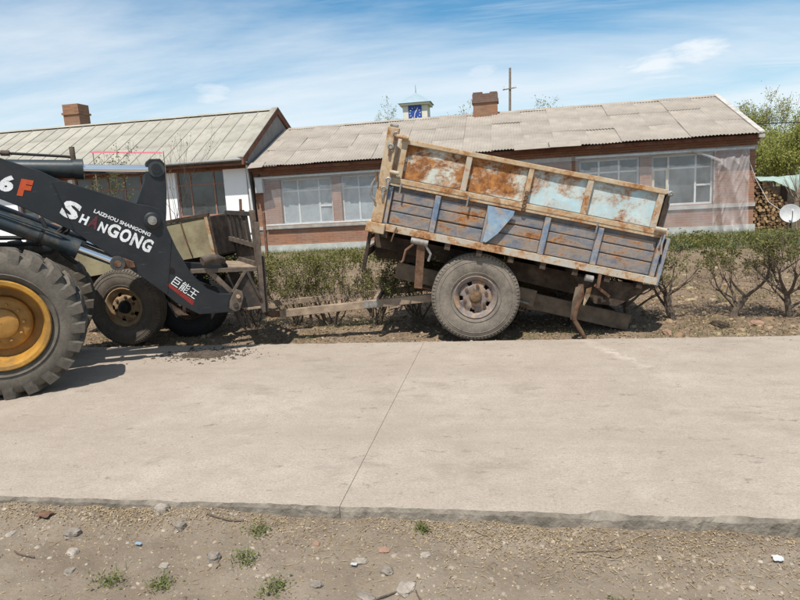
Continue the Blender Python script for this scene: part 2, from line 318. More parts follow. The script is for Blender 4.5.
# houses
def brick_mat(name, c1, c2, mortar, scale=1.0, rough=0.92, dirt=0.35):
    g = NT(name)
    s = g.n('ShaderNodeSeparateXYZ'); g.l(g.pos, s.inputs[0])
    cb = g.n('ShaderNodeCombineXYZ')
    g.l(g.math('ADD', s.outputs[0], s.outputs[1]), cb.inputs[0]); g.l(s.outputs[2], cb.inputs[1])
    b = g.n('ShaderNodeTexBrick'); g.l(cb.outputs[0], b.inputs['Vector'])
    b.inputs['Scale'].default_value = 1.0; b.inputs['Brick Width'].default_value = 0.25 * scale
    b.inputs['Row Height'].default_value = 0.066 * scale; b.inputs['Mortar Size'].default_value = 0.009 * scale
    b.inputs['Mortar Smooth'].default_value = 0.2; b.inputs['Bias'].default_value = 0.0
    b.inputs['Color1'].default_value = (*c1, 1); b.inputs['Color2'].default_value = (*c2, 1); b.inputs['Mortar'].default_value = (*mortar, 1)
    col = g.mix(g.ramp(g.noise(2.2, 7, 0.7, g.pos), [(0.4, 0.0), (0.75, dirt)]), b.outputs[0], (0.33, 0.24, 0.19))
    col = g.mix(g.ramp(g.noise(14, 6, 0.7, g.pos), [(0.45, 0.0), (0.8, 0.45)]), col, (0.16, 0.10, 0.075))
    g.bump(b.outputs['Fac'], -0.6, 0.01)
    return g.fin(col, rough, 0, 0.2)
P('brick', brick_mat('brick_wall', (0.31, 0.145, 0.083), (0.24, 0.105, 0.064), (0.25, 0.19, 0.15)))
P('brick_shaded', brick_mat('brick_cornice_shaded', (0.25, 0.105, 0.06), (0.19, 0.075, 0.045), (0.24, 0.18, 0.14)))  # cornice brick in darker tones, the eave's shade put into its colour
P('brick_chim', brick_mat('brick_chimney', (0.30, 0.145, 0.07), (0.22, 0.10, 0.055), (0.20, 0.15, 0.115)))
P('brick_soot', brick_mat('brick_sooty', (0.14, 0.075, 0.055), (0.10, 0.055, 0.045), (0.12, 0.1, 0.085)))
P('white', brick_mat('whitewashed_brick', (0.80, 0.80, 0.80), (0.76, 0.77, 0.77), (0.66, 0.67, 0.67), dirt=0.05))
MAT['white'].node_tree.nodes['Principled BSDF'].inputs['Roughness'].default_value = 0.9
g = NT('white_plaster'); wc = g.mix(g.ramp(g.noise(5, 7, 0.7, g.pos), [(0.5, 0.0), (0.8, 0.35)]), (0.80, 0.81, 0.81), (0.6, 0.58, 0.53))
s_ = g.n('ShaderNodeSeparateXYZ'); g.l(g.pos, s_.inputs[0]); cb_ = g.n('ShaderNodeCombineXYZ'); g.l(s_.outputs[0], cb_.inputs[0]); g.l(s_.outputs[2], cb_.inputs[1])
bt_ = g.n('ShaderNodeTexBrick'); g.l(cb_.outputs[0], bt_.inputs['Vector']); bt_.inputs['Scale'].default_value = 1; bt_.inputs['Brick Width'].default_value = 0.25; bt_.inputs['Row Height'].default_value = 0.066; bt_.inputs['Mortar Size'].default_value = 0.008
g.bump(bt_.outputs['Fac'], -0.5, 0.008)
P('white', g.fin(wc, 0.9, 0, 0.2))
P('concrete_band', mottled('concrete_band', (0.42, 0.40, 0.37), 0.75, 1.15, 5, 0.9, 0.3, 40, dirt=((0.26, 0.22, 0.18), 0.5)))
P('plinth', mottled('plinth_cement', (0.42, 0.44, 0.41), 0.75, 1.15, 5, 0.9, 0.3, 40))
P('sheet', mottled('roof_cement_sheet', (0.315, 0.28, 0.24), 0.74, 1.16, 1.3, 0.95, 0.3, 70, dirt=((0.205, 0.17, 0.14), 0.7), rand=0.05))
P('panel', mottled('roof_panel_grey', (0.315, 0.30, 0.255), 0.76, 1.14, 1.6, 0.85, 0.15, 50, dirt=((0.195, 0.17, 0.135), 0.7), rand=0.10))
P('seam', mottled('roof_seam_dark', (0.12, 0.11, 0.10), 0.8, 1.2, 6, 0.9, 0))
P('barge', mottled('bargeboard_brown', (0.135, 0.055, 0.033), 0.6, 1.4, 6, 0.8, 0.3, 40, dirt=((0.25, 0.14, 0.09), 0.5)))
P('gable', mottled('gable_grey_board', (0.21, 0.20, 0.19), 0.8, 1.2, 4, 0.9, 0.2, 40))
P('gutter', mottled('gutter_pale_metal', (0.74, 0.77, 0.80), 0.9, 1.05, 4, 0.45, 0.05, 40, spec=0.5))
P('frame_red', mottled('window_frame_brown', (0.28, 0.16, 0.12), 0.7, 1.25, 8, 0.8, 0.2, 40))
P('frame_pale', mottled('window_frame_pale', (0.58, 0.60, 0.60), 0.8, 1.1, 8, 0.7, 0.1, 40))
P('frame_tan', mottled('window_frame_tan', (0.55, 0.49, 0.36), 0.8, 1.1, 8, 0.7, 0.1, 40))
g = NT('window_glass'); gc = g.ramp(g.noise(1.3, 4, 0.6, g.pos), [(0.35, (0.030, 0.036, 0.038)), (0.7, (0.085, 0.10, 0.105))])
g.bump(g.noise(2.2, 3, 0.5, g.pos), 0.25, 0.03)
P('glass', g.fin(gc, 0.08, 0, 0.6))
P('curtain', mottled('pane_with_curtain', (0.30, 0.34, 0.36), 0.7, 1.15, 3, 0.3, 0, spec=0.5))
P('wood', mottled('weathered_wood', (0.21, 0.17, 0.135), 0.6, 1.3, 14, 0.9, 0.4, 60))
P('wood_rust', mottled('reddish_post', (0.17, 0.09, 0.06), 0.6, 1.3, 14, 0.9, 0.4, 60))
P('enamel', mottled('white_enamel', (0.62, 0.63, 0.63), 0.88, 1.05, 6, 0.4, 0, spec=0.5))
P('dish_grey', mottled('dish_dull_white', (0.42, 0.43, 0.43), 0.8, 1.1, 5, 0.55, 0, spec=0.3))
P('blue_clock', mottled('clock_blue', (0.03, 0.07, 0.28), 0.9, 1.1, 3, 0.4, 0))
P('tower_roof', mottled('tower_roof_blue_grey', (0.25, 0.33, 0.37), 0.85, 1.1, 1, 0.6, 0))
P('cream', mottled('tower_cream', (0.62, 0.60, 0.52), 0.9, 1.05, 1, 0.85, 0))
P('pink', mottled('pink_cloth', (0.68, 0.20, 0.26), 0.9, 1.08, 5, 0.8, 0))
P('endgrain', pick('log_end_grain', [(0.30, 0.20, 0.10), (0.17, 0.10, 0.055), (0.40, 0.28, 0.155), (0.10, 0.065, 0.04), (0.24, 0.15, 0.08)]))
def film(name, white, gloss, rough, tint=(0.75, 0.78, 0.80)):
    g = NT(name)
    g.t.nodes.remove(g.b)
    tr = g.n('ShaderNodeBsdfTransparent'); df = g.n('ShaderNodeBsdfDiffuse'); df.inputs[0].default_value = (*tint, 1)
    gl = g.n('ShaderNodeBsdfGlossy'); gl.inputs['Roughness'].default_value = rough; gl.inputs[0].default_value = (0.9, 0.9, 0.9, 1)
    bp = g.n('ShaderNodeBump'); bp.inputs['Strength'].default_value = 0.5; bp.inputs['Distance'].default_value = 0.03
    g.l(g.noise(5, 5, 0.6, stretch=(1.0, 1, 0.3), dist=1.0), bp.inputs['Height']); g.l(bp.outputs[0], gl.inputs['Normal']); g.l(bp.outputs[0], df.inputs['Normal'])
    m1 = g.n('ShaderNodeMixShader'); m2 = g.n('ShaderNodeMixShader')
    g.l(g.ramp(g.noise(2.5, 5, 0.65, stretch=(1.5, 1, 0.4), dist=0.8), [(0.35, white * 0.8), (0.7, white * 1.25)]), m1.inputs[0])
    g.l(tr.outputs[0], m1.inputs[1]); g.l(df.outputs[0], m1.inputs[2])
    m2.inputs[0].default_value = gloss; g.l(m1.outputs[0], m2.inputs[1]); g.l(gl.outputs[0], m2.inputs[2])
    g.l(m2.outputs[0], g.out.inputs[0])
    return g.m
P('film', film('clear_plastic_film', 0.15, 0.05, 0.22, (0.62, 0.66, 0.70)))
P('film_crumple', film('crumpled_plastic_film', 0.30, 0.03, 0.45, (0.62, 0.60, 0.60)))
P('tarp', film('green_plastic_tarp', 0.80, 0.08, 0.3, (0.33, 0.43, 0.385)))
P('strip_white', film('loose_plastic_strip', 0.45, 0.1, 0.3))

# ------------------------------------------------------------------ mesh helpers
class MB:
    def __init__(s, mat=None): s.v = []; s.f = []; s.M = mat
    def add(s, vs, fs):
        o = len(s.v)
        if s.M is not None: vs = [tuple(s.M @ Vector(p)) for p in vs]
        s.v.extend(vs); s.f.extend([tuple(i + o for i in f) for f in fs]); return s
    def box(s, x0, x1, y0, y1, z0, z1):
        return s.add([(x0, y0, z0), (x1, y0, z0), (x1, y1, z0), (x0, y1, z0), (x0, y0, z1), (x1, y0, z1), (x1, y1, z1), (x0, y1, z1)],
                     [(0, 3, 2, 1), (4, 5, 6, 7), (0, 1, 5, 4), (1, 2, 6, 5), (2, 3, 7, 6), (3, 0, 4, 7)])
    def prism(s, poly, y0, y1):
        """poly of (x, z), wound any way, extruded from y0 to y1"""
        n = len(poly)
        area = sum(poly[i][0] * poly[(i + 1) % n][1] - poly[(i + 1) % n][0] * poly[i][1] for i in range(n))
        if area < 0: poly = poly[::-1]
        vs = [(x, y0, z) for x, z in poly] + [(x, y1, z) for x, z in poly]
        fs = [tuple(range(n)), tuple(range(2 * n - 1, n - 1, -1))]
        fs += [(i, i + n, (i + 1) % n + n, (i + 1) % n) for i in range(n)]
        return s.add(vs, fs)
    def tube(s, path, r, n=8, cap=True):
        """round tube along a path; r a number or one radius per point"""
        path = [Vector(p) for p in path]; m = len(path)
        rs = [r] * m if isinstance(r, (int, float)) else r
        vs, fs = [], []
        ref = None
        for i, p in enumerate(path):
            d = (path[min(i + 1, m - 1)] - path[max(i - 1, 0)])
            if d.length < 1e-9: d = Vector((0, 0, 1))
            d.normalize()
            if ref is None:
                ref = d.orthogonal().normalized()
            a = (ref - d * ref.dot(d))
            a = a.normalized() if a.length > 1e-6 else d.orthogonal().normalized()
            ref = a; b = d.cross(a)
            for k in range(n):
                t = 2 * PI * k / n
                vs.append(tuple(p + (a * math.cos(t) + b * math.sin(t)) * rs[i]))
        for i in range(m - 1):
            for k in range(n):
                k2 = (k + 1) % n
                fs.append((i * n + k, i * n + k2, (i + 1) * n + k2, (i + 1) * n + k))
        if cap:
            fs.append(tuple(range(n - 1, -1, -1))); fs.append(tuple((m - 1) * n + k for k in range(n)))
        return s.add(vs, fs)
    def bar(s, p, q, w, h, up=(0, 0, 1)):
        p, q = Vector(p), Vector(q); d = (q - p).normalized(); u = Vector(up)
        side = d.cross(u)
        if side.length < 1e-5: side = d.cross(Vector((0, 1, 0)))
        side.normalize(); u = side.cross(d)
        vs = []
        for c in (p, q):
            for a, b in ((-1, -1), (1, -1), (1, 1), (-1, 1)):
                vs.append(tuple(c + side * a * w / 2 + u * b * h / 2))
        return s.add(vs, [(0, 3, 2, 1), (4, 5, 6, 7), (0, 1, 5, 4), (1, 2, 6, 5), (2, 3, 7, 6), (3, 0, 4, 7)])
    def lathe(s, prof, c, n=48, skip=None, closed=False):
        """profile of (r, y) turned about the Y axis through c; skip(i, k) leaves a face out"""
        cx, cy, cz = c; m = len(prof); vs, fs = [], []
        for r, y in prof:
            for k in range(n):
                t = 2 * PI * k / n
                vs.append((cx + r * math.cos(t), cy + y, cz + r * math.sin(t)))
        for i in range(m if closed else m - 1):
            j = (i + 1) % m
            for k in range(n):
                if skip and skip(i, k): continue
                k2 = (k + 1) % n
                fs.append((i * n + k, j * n + k, j * n + k2, i * n + k2))
        return s.add(vs, fs)
    def ball(s, c, r, n=8, sc=(1, 1, 1), jit=0.0, rng=None):
        vs, fs = [], []
        rows = max(3, n // 2)
        for i in range(rows + 1):
            ph = PI * i / rows
            for k in range(n):
                t = 2 * PI * k / n
                q = 1 + (rng.uniform(-jit, jit) if rng else 0)
                vs.append((c[0] + r * sc[0] * math.sin(ph) * math.cos(t) * q, c[1] + r * sc[1] * math.sin(ph) * math.sin(t) * q, c[2] + r * sc[2] * math.cos(ph) * q))
        for i in range(rows):
            for k in range(n):
                k2 = (k + 1) % n
                fs.append((i * n + k, (i + 1) * n + k, (i + 1) * n + k2, i * n + k2))
        return s.add(vs, fs)
    def mesh(s, name, mat, smooth=False):
        me = bpy.data.meshes.new(name); me.from_pydata(s.v, [], s.f); me.update()
        me.materials.append(MAT[mat] if isinstance(mat, str) else mat)
        if smooth:
            me.polygons.foreach_set('use_smooth', [True] * len(me.polygons))
            try: me.set_sharp_from_angle(angle=math.radians(38))
            except Exception: pass
        return me
    def build(s, name, mat, parent=None, smooth=False, bevel=0.0, seg=2):
        me = s.mesh(name, mat, smooth)
        o = bpy.data.objects.new(name, me); C.objects.link(o)
        if parent is not None: o.parent = parent
        if bevel:
            b = o.modifiers.new('bevel', 'BEVEL'); b.width = bevel; b.segments = seg; b.limit_method = 'ANGLE'; b.angle_limit = math.radians(40)
        return o

def tag(o, label=None, cat=None, group=None, kind=None):
    if label: o['label'] = label
    if cat: o['category'] = cat
    if group: o['group'] = group
    if kind: o['kind'] = kind
    return o
def thing(name, label, cat, loc=(0, 0, 0), rz=0.0, group=None):
    o = bpy.data.objects.new(name, None); C.objects.link(o); o.empty_display_size = 0.2
    o.location = loc; o.rotation_euler = (0, 0, rz)
    return tag(o, label, cat, group)
def inst(name, me, parent, M=None):
    o = bpy.data.objects.new(name, me); C.objects.link(o)
    if parent is not None: o.parent = parent
    if M is not None: o.matrix_local = M
    return o
def copy_tree(o, parent=None):
    c = o.copy(); C.objects.link(c); c.parent = parent
    for ch in o.children: copy_tree(ch, c)
    return c
def fast_mesh(name, verts, faces_n, mat):
    """verts (k*n,3) array of k separate n-gons"""
    me = bpy.data.meshes.new(name)
    V = np.asarray(verts, np.float32).reshape(-1, 3); n = len(V); k = n // faces_n
    me.vertices.add(n); me.vertices.foreach_set('co', V.ravel())
    me.loops.add(n); me.loops.foreach_set('vertex_index', np.arange(n, dtype=np.int32))
    me.polygons.add(k); me.polygons.foreach_set('loop_start', np.arange(0, n, faces_n, dtype=np.int32))
    me.update(calc_edges=True); me.materials.append(MAT[mat])
    return me
NR = np.random.default_rng(11)
def leaf_quads(P_, size, aspect=0.55, flat=0.0, rng=NR):
    """one rhombus leaf at each point"""
    P_ = np.asarray(P_, float); n = len(P_)
    a = rng.normal(size=(n, 3)); a[:, 2] *= (1 - flat); a /= np.linalg.norm(a, axis=1, keepdims=True) + 1e-9
    b = rng.normal(size=(n, 3)); b[:, 2] *= (1 - flat); b -= a * (a * b).sum(1, keepdims=True); b /= np.linalg.norm(b, axis=1, keepdims=True) + 1e-9
    s = (size * rng.uniform(0.6, 1.35, n))[:, None]
    return np.stack([P_ - a * s * 0.5, P_ + b * s * aspect * 0.5, P_ + a * s * 0.5, P_ - b * s * aspect * 0.5], 1)

# ------------------------------------------------------------------ ground and road
def sstep(a, b, x): t = max(0, min(1, (x - a) / (b - a))); return t * t * (3 - 2 * t)
ROAD0, ROAD1 = 2.905, 6.575
def ground_z(x, y):
    xx = max(-6, min(6, x))
    front = -0.078 - 0.0125 * xx - 0.02 * sstep(2.9, 1.0, y)
    back = -0.075 + 0.055 * sstep(6.7, 7.5, y) + 0.10 * sstep(7.5, 14, y)
    if y < 2.95: z = front
    elif y < 6.5: z = -0.21
    else: z = back
    if y < 2.95 or y > 6.5:
        k = 1.0 if y < 20 else 0.3
        z += k * (0.022 * mnoise.noise((x * 0.9, y * 0.9, 0.3)) + 0.016 * mnoise.noise((x * 3.1, y * 3.1, 1.7)) + 0.013 * mnoise.noise((x * 8, y * 8, 4.0)) + 0.011 * abs(mnoise.noise((x * 17, y * 17, 8.0))))
        if y < 2.95: z += 0.018 * sstep(2.6, 2.9, y) * (0.5 + mnoise.noise((x * 2.2, 3.0, 0)))
        if 6.5 < y < 9: z += 0.012 * mnoise.noise((x * 6, y * 6, 2.0))
    if y > 60: z -= 0.0
    return z
def spaced(parts):
    out = []
    for a, b, st in parts:
        n = max(1, round((b - a) / st)); out += [a + (b - a) * i / n for i in range(n)]
    out.append(parts[-1][1]); return out
xs = spaced([(-900, -100, 100), (-100, -20, 10), (-20, -6, 0.5), (-6, -3.6, 0.1), (-3.6, 2.4, 0.026), (2.4, 8, 0.1), (8, 20, 0.6), (20, 100, 10), (100, 900, 100)])
ys = spaced([(-300, -20, 40), (-20, 0, 2), (0, 1.7, 0.2), (1.7, 2.95, 0.026), (2.95, 6.5, 0.6), (6.5, 9, 0.06), (9, 18, 0.3), (18, 40, 2), (40, 200, 20), (200, 1500, 130)])
V = [(x, y, ground_z(x, y)) for y in ys for x in xs]
nx = len(xs)
Fc = [(j * nx + i, j * nx + i + 1, (j + 1) * nx + i + 1, (j + 1) * nx + i) for j in range(len(ys) - 1) for i in range(nx - 1)]
gm = MB(); gm.v = V; gm.f = Fc
ground = gm.build('ground', 'soil', smooth=False)
ground.data.polygons.foreach_set('use_smooth', [True] * len(ground.data.polygons))
tag(ground, kind='structure')

road = MB().box(-60, 60, ROAD0 + 0.09, ROAD1 - 0.09, -0.24, -0.012).build('road', 'kerb')
tag(road, kind='structure')
def slab(x0, x1):
    """one cast slab with a ragged, crumbling edge on both sides"""
    step = 0.03 if (x1 > -4 and x0 < 4) else 0.25
    n = max(2, round((x1 - x0) / step)); top, fs = [], []
    cols = []
    for i in range(n + 1):
        x = x0 + (x1 - x0) * i / n
        c = 0.010 * mnoise.noise((x * 5, 0.5, 0)) + 0.007 * mnoise.noise((x * 19, 1.5, 0)) + 0.005 * mnoise.noise((x * 50, 2.5, 0))
        d = 0.016 * mnoise.noise((x * 4, 7.5, 0)) + 0.012 * mnoise.noise((x * 17, 9.5, 0))
        lip = 0.012 + 0.008 * abs(mnoise.noise((x * 13, 4.1, 0)))
        chip = max(0.0, mnoise.noise((x * 3.3, 14.1, 0)) - 0.25) * 0.09
        z1, z2 = -0.02 - 0.012 * abs(mnoise.noise((x * 11, 5, 0))) - chip * 0.4, -0.055
        jx = 0.0014 if i == 0 else (-0.0014 if i == n else 0)
        ym = ROAD0 + c
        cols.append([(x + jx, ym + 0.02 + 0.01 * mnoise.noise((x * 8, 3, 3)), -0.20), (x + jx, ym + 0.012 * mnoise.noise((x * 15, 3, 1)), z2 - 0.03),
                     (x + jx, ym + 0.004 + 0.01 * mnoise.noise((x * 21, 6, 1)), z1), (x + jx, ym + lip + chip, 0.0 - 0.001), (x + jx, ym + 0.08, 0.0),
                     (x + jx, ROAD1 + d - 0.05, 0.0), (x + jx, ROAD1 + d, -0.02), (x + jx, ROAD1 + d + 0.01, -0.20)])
    vs = [p for c in cols for p in c]; m = 8
    for i in range(n):
        for k in range(m - 1):
            fs.append((i * m + k, (i + 1) * m + k, (i + 1) * m + k + 1, i * m + k + 1))
    fs.append(tuple(range(m - 1, -1, -1))); fs.append(tuple(n * m + k for k in range(m)))
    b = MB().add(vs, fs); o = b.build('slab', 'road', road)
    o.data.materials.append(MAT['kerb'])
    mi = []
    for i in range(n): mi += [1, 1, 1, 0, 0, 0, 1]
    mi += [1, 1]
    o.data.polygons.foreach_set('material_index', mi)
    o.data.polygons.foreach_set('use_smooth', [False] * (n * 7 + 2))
    return o
joints = [-60 + 0.0, -45.9, -35.9, -25.9, -20.9, -15.9, -10.9, -5.9, -0.893, 4.1, 9.1, 14.1, 24.1, 40, 60]
for a, b in zip(joints[:-1], joints[1:]): slab(a, b)
# ------------------------------------------------------------------ white house (the long one behind the loader)
WX1 = -7.42; WX0 = -19.5; WY = 17.8
def window(parent, x0, x1, z0, z1, y, fmat, muls, rails, gm_='glass', depth=0.10, fw=0.05, casement=None):
    w = MB()
    w.box(x0, x1, y, y + 0.05, z0, z0 + fw); w.box(x0, x1, y, y + 0.05, z1 - fw, z1)
    w.box(x0, x0 + fw, y + 0.002, y + 0.048, z0 + fw, z1 - fw); w.box(x1 - fw, x1, y + 0.002, y + 0.048, z0 + fw, z1 - fw)
    wo = w.build('window', fmat, parent)
    bx = [x0 + fw] + list(muls) + [x1 - fw]; bz = [z0 + fw] + list(rails) + [z1 - fw]
    for m in muls: MB().box(m - 0.025, m + 0.025, y + 0.004, y + 0.046, z0 + fw, z1 - fw).build('mullion', fmat, wo)
    for r in rails: MB().box(x0 + fw, x1 - fw, y + 0.006, y + 0.044, r - 0.022, r + 0.022).build('glazing_bar', fmat, wo)
    for i in range(len(bx) - 1):
        for j in range(len(bz) - 1):
            t = rnd.uniform(-0.006, 0.006)
            p = MB().add([(bx[i], y + 0.022 + t, bz[j]), (bx[i + 1], y + 0.022 - t, bz[j]), (bx[i + 1], y + 0.026 - t, bz[j + 1]), (bx[i], y + 0.026 + t, bz[j + 1])], [(0, 1, 2, 3)])
            p.build('pane', gm_ if not (gm_ == 'glass' and rnd.random() < 0.0) else 'curtain', wo)
    return wo

wh = thing('white_house', 'long whitewashed house with pale seamed roof and brown gable boards', 'house', (0, 0, 0))
wins = [(-18.9, -16.3), (-15.42, -13.5), (-13.35, -10.52), (-9.86, -8.28)]
WB, WS, WT = 0.0, 1.30, 2.69
w = MB(); xa = WX0
for a, b in wins:
    w.box(xa, a, WY, WY + 0.35, WB, 2.9); w.box(a, b, WY, WY + 0.35, WB, WS - 0.05); w.box(a, b, WY, WY + 0.35, WT, 2.9); xa = b
w.box(xa, WX1 - 0.13, WY, WY + 0.35, WB, 2.9)
w.build('wall', 'white', wh)
MB().box(WX0, WX1 - 0.14, WY - 0.03, WY - 0.003, WB - 0.2, 0.55).build('plinth', 'plinth', wh)
MB().box(WX0, WX1 - 0.13, 23.6, 23.9, WB, 2.9).build('wall', 'white', wh)
for a, b in wins:
    n = 2 if b - a < 2.2 else 4
    muls = [a + (b - a) * (i + 1) / (n + 1) for i in range(n)]
    if (a, b) == wins[-1]: muls = [-9.43, -8.66]
    window(wh, a + 0.003, b - 0.003, WS, WT - 0.003, WY + 0.12, 'frame_red', muls, [2.26])
    MB().box(a - 0.06, b + 0.06, WY - 0.06, WY + 0.11, WS - 0.05, WS - 0.003).build('sill', 'frame_red', wh)
MB().box(WX0, WX1 - 0.02, 17.42, WY - 0.003, 2.74, 2.80).build('soffit', 'barge', wh)
MB().box(WX0, WX1 - 0.03, WY - 0.05, WY - 0.004, 2.66, 2.735).build('fascia', 'barge', wh)
# gutter: an open half pipe
gt = MB(); pr = []
for k in range(7):
    t = PI + PI * k / 6; pr.append((17.34 + 0.065 * math.cos(t), 2.93 + 0.065 * math.sin(t)))
gv, gf = [], []
for x in (-13.2, WX1 - 0.06):
    for y, z in pr: gv.append((x, y, z))
    for y, z in reversed(pr): gv.append((x, y + (17.34 - y) * 0.08, z + (2.93 - z) * 0.08))
gf = [(i, (i + 1) % 14, (i + 1) % 14 + 14, i + 14) for i in range(14)]
gt.add(gv, gf).build('gutter', 'gutter', wh)
# roof deck and panels
EY, EZ, RY, RZ = 17.38, 2.94, 20.6, 4.69
sl = math.hypot(RY - EY, RZ - EZ); ang = math.atan2(RZ - EZ, RY - EY)
BY, BZ = 24.2, 3.05
rf = MB().prism([(0, 0)] * 0 or [(EY, EZ - 0.06), (RY, RZ - 0.06), (BY, BZ - 0.06), (BY, BZ - 0.12), (RY, RZ - 0.13), (EY, EZ - 0.12)], 0, 1)
deck = MB()
poly = [(EY + 0.02, EZ - 0.055), (RY, RZ - 0.055), (BY, BZ - 0.055), (BY, BZ - 0.115), (RY, RZ - 0.125), (EY + 0.02, EZ - 0.115)]
n_ = len(poly); vs_ = [(WX0 - 0.3, y, z) for y, z in poly] + [(WX1 - 0.09, y, z) for y, z in poly]
deck.add(vs_, [tuple(range(n_)), tuple(range(2 * n_ - 1, n_ - 1, -1))] + [(i, i + n_, (i + 1) % n_ + n_, (i + 1) % n_) for i in range(n_)])
roof = deck.build('roof', 'seam', wh)
PW = 0.505
def slope_matrix(x, y, z, a): return Matrix.Translation((x, y, z)) @ Matrix.Rotation(a, 4, 'X')
rows = 3; rl = sl / rows
pm = []
for v in range(3):
    b = MB(); b.box(0.008, PW - 0.008, 0.006, rl + 0.01, 0, 0.022)
    b.box(0.008, 0.035, 0.006, rl + 0.01, 0.022, 0.04)          # standing rib
    pm.append(b.mesh('roof_panel', 'panel'))
nx_ = int((WX1 - 0.14 - WX0) / PW)
for r in range(rows):
    for i in range(nx_):
        x = WX1 - 0.14 - PW * (i + 1)
        o_ = 0.0
        y = EY + (RY - EY) * r / rows; z = EZ + (RZ - EZ) * r / rows
        M_ = slope_matrix(x + rnd.uniform(-0.005, 0.005), y, z - 0.045 + rnd.uniform(0, 0.008), ang + rnd.uniform(0.001, 0.005)) @ Matrix.Rotation(rnd.uniform(-0.002, 0.002), 4, 'Z')
        inst('roof_panel', pm[(i + r) % 3], roof, M_)
MB().add([(WX0, RY - 0.13, RZ - 0.03), (WX1 - 0.1, RY - 0.13, RZ - 0.03), (WX1 - 0.1, RY, RZ + 0.04), (WX0, RY, RZ + 0.04), (WX0, RY + 0.13, RZ - 0.03), (WX1 - 0.1, RY + 0.13, RZ - 0.03)], [(0, 1, 2, 3), (3, 2, 5, 4)]).build('ridge_cap', 'panel', roof)
bsl = MB().add([(WX0 - 0.3, RY, RZ - 0.03), (WX1 - 0.1, RY, RZ - 0.03), (WX1 - 0.1, BY, BZ - 0.03), (WX0 - 0.3, BY, BZ - 0.03)], [(0, 1, 2, 3)]).build('back_slope', 'panel', roof)
# gable end: wall, bargeboards and the strip of panel over them
gb = MB(); gpoly = [(17.8, 0.0), (17.8, 3.05), (RY, RZ - 0.13), (24.0, 3.05), (24.0, 0.0)]
vs_ = [(WX1 - 0.125, y, z) for y, z in gpoly] + [(WX1 - 0.035, y, z) for y, z in gpoly]; n_ = 5
gb.add(vs_, [tuple(range(n_ - 1, -1, -1)), tuple(range(n_, 2 * n_))] + [(i, (i + 1) % n_, (i + 1) % n_ + n_, i + n_) for i in range(n_)])
gb.build('gable_wall', 'gable', wh)
for (ya, za, yb, zb) in ((EY - 0.05, EZ - 0.03, RY, RZ + 0.01), (RY, RZ + 0.01, BY, BZ)):
    MB().add([(x, y, z + dz) for x in (WX1 - 0.03, WX1 + 0.03) for (y, z) in ((ya, za), (yb, zb)) for dz in (-0.17, 0.03)],
             [(0, 1, 3, 2), (4, 6, 7, 5), (1, 5, 7, 3), (0, 2, 6, 4), (0, 4, 5, 1), (2, 3, 7, 6)]).build('bargeboard', 'barge', wh)
    MB().add([(x, y, z + dz) for x in (WX1 - 0.17, WX1 + 0.045) for (y, z) in ((ya, za), (yb, zb)) for dz in (0.034, 0.06)],
             [(0, 1, 3, 2), (4, 6, 7, 5), (1, 5, 7, 3), (0, 2, 6, 4), (0, 4, 5, 1), (2, 3, 7, 6)]).build('verge_strip', 'panel', wh)
ch = MB().box(-15.42, -14.80, 20.6, 21.2, 4.2, 5.22).box(-15.46, -14.76, 20.56, 21.24, 5.10, 5.17).box(-15.42, -14.80, 20.601, 21.199, 5.22, 5.46)
chw = ch.build('chimney', 'brick_chim', roof)
# ------------------------------------------------------------------ brick house
bh = thing('brick_house', 'low brick house under corrugated roof with plastic film over its windows', 'house', (0, 0, 0))
BX0, BX1, BYW = -7.40, 6.63, 18.0
bw = [(-6.60, -5.0), (-4.72, -3.12), (-2.6, -1.0), (-0.7, 0.9), (2.12, 3.72), (4.03, 5.62)]
w = MB(); xa = BX0
for a, b in bw:
    w.box(xa, a, BYW, BYW + 0.37, 0.0, 2.26); w.box(a, b, BYW, BYW + 0.37, 0.0, 0.90); xa = b
w.box(xa, BX1, BYW, BYW + 0.37, 0.0, 2.26)
w.box(BX1 - 0.37, BX1, BYW + 0.37, 23.9, 0.0, 2.55).box(BX0, BX1, 23.9, 24.2, 0.0, 2.55)
w.build('wall', 'brick', bh)
MB().box(BX0, BX1 + 0.02, BYW - 0.045, BYW - 0.003, 0.78, 0.885).build('sill_band', 'concrete_band', bh)
MB().box(BX0, BX1 + 0.02, BYW - 0.03, BYW + 0.37, 2.263, 2.385).build('lintel_beam', 'concrete_band', bh)
MB().box(BX0, BX1 + 0.03, BYW - 0.06, BYW - 0.003, 0.0, 0.30).build('plinth', 'plinth', bh)
for i in range(3):
    z0 = 2.388 + i * 0.075; MB().box(BX0, BX1 + 0.02 + i * 0.03, BYW - 0.05 - i * 0.055, BYW + 0.36, z0, z0 + 0.0735).build('brick_course', 'brick_shaded', bh)
for k, (a, b) in enumerate(bw):
    L_ = b - a
    if k < 2: mu = [a + 0.52, a + 1.17]
    elif k == 5: mu = [a + 0.45, a + 1.15]
    else: mu = [a + L_ / 3, a + 2 * L_ / 3]
    wo = window(bh, a + 0.003, b - 0.003, 0.903, 2.26, BYW + 0.13, 'frame_pale', mu, [1.90], 'curtain' if k in (0, 1) else 'glass')
    MB().box(mu[1] + 0.03, b - 0.06, BYW + 0.125, BYW + 0.17, 1.40, 1.45).build('glazing_bar', 'frame_pale', wo)
    if k == 5:
        f_ = MB(); x0, x1, z0, z1 = a + 0.02, mu[0] - 0.01, 0.98, 1.92
        f_.box(x0, x1, BYW + 0.07, BYW + 0.12, z0, z0 + 0.06).box(x0, x1, BYW + 0.07, BYW + 0.12, z1 - 0.06, z1).box(x0, x0 + 0.06, BYW + 0.072, BYW + 0.118, z0 + 0.06, z1 - 0.06).box(x1 - 0.06, x1, BYW + 0.072, BYW + 0.118, z0 + 0.06, z1 - 0.06)
        f_.build('casement', 'frame_tan', wo)
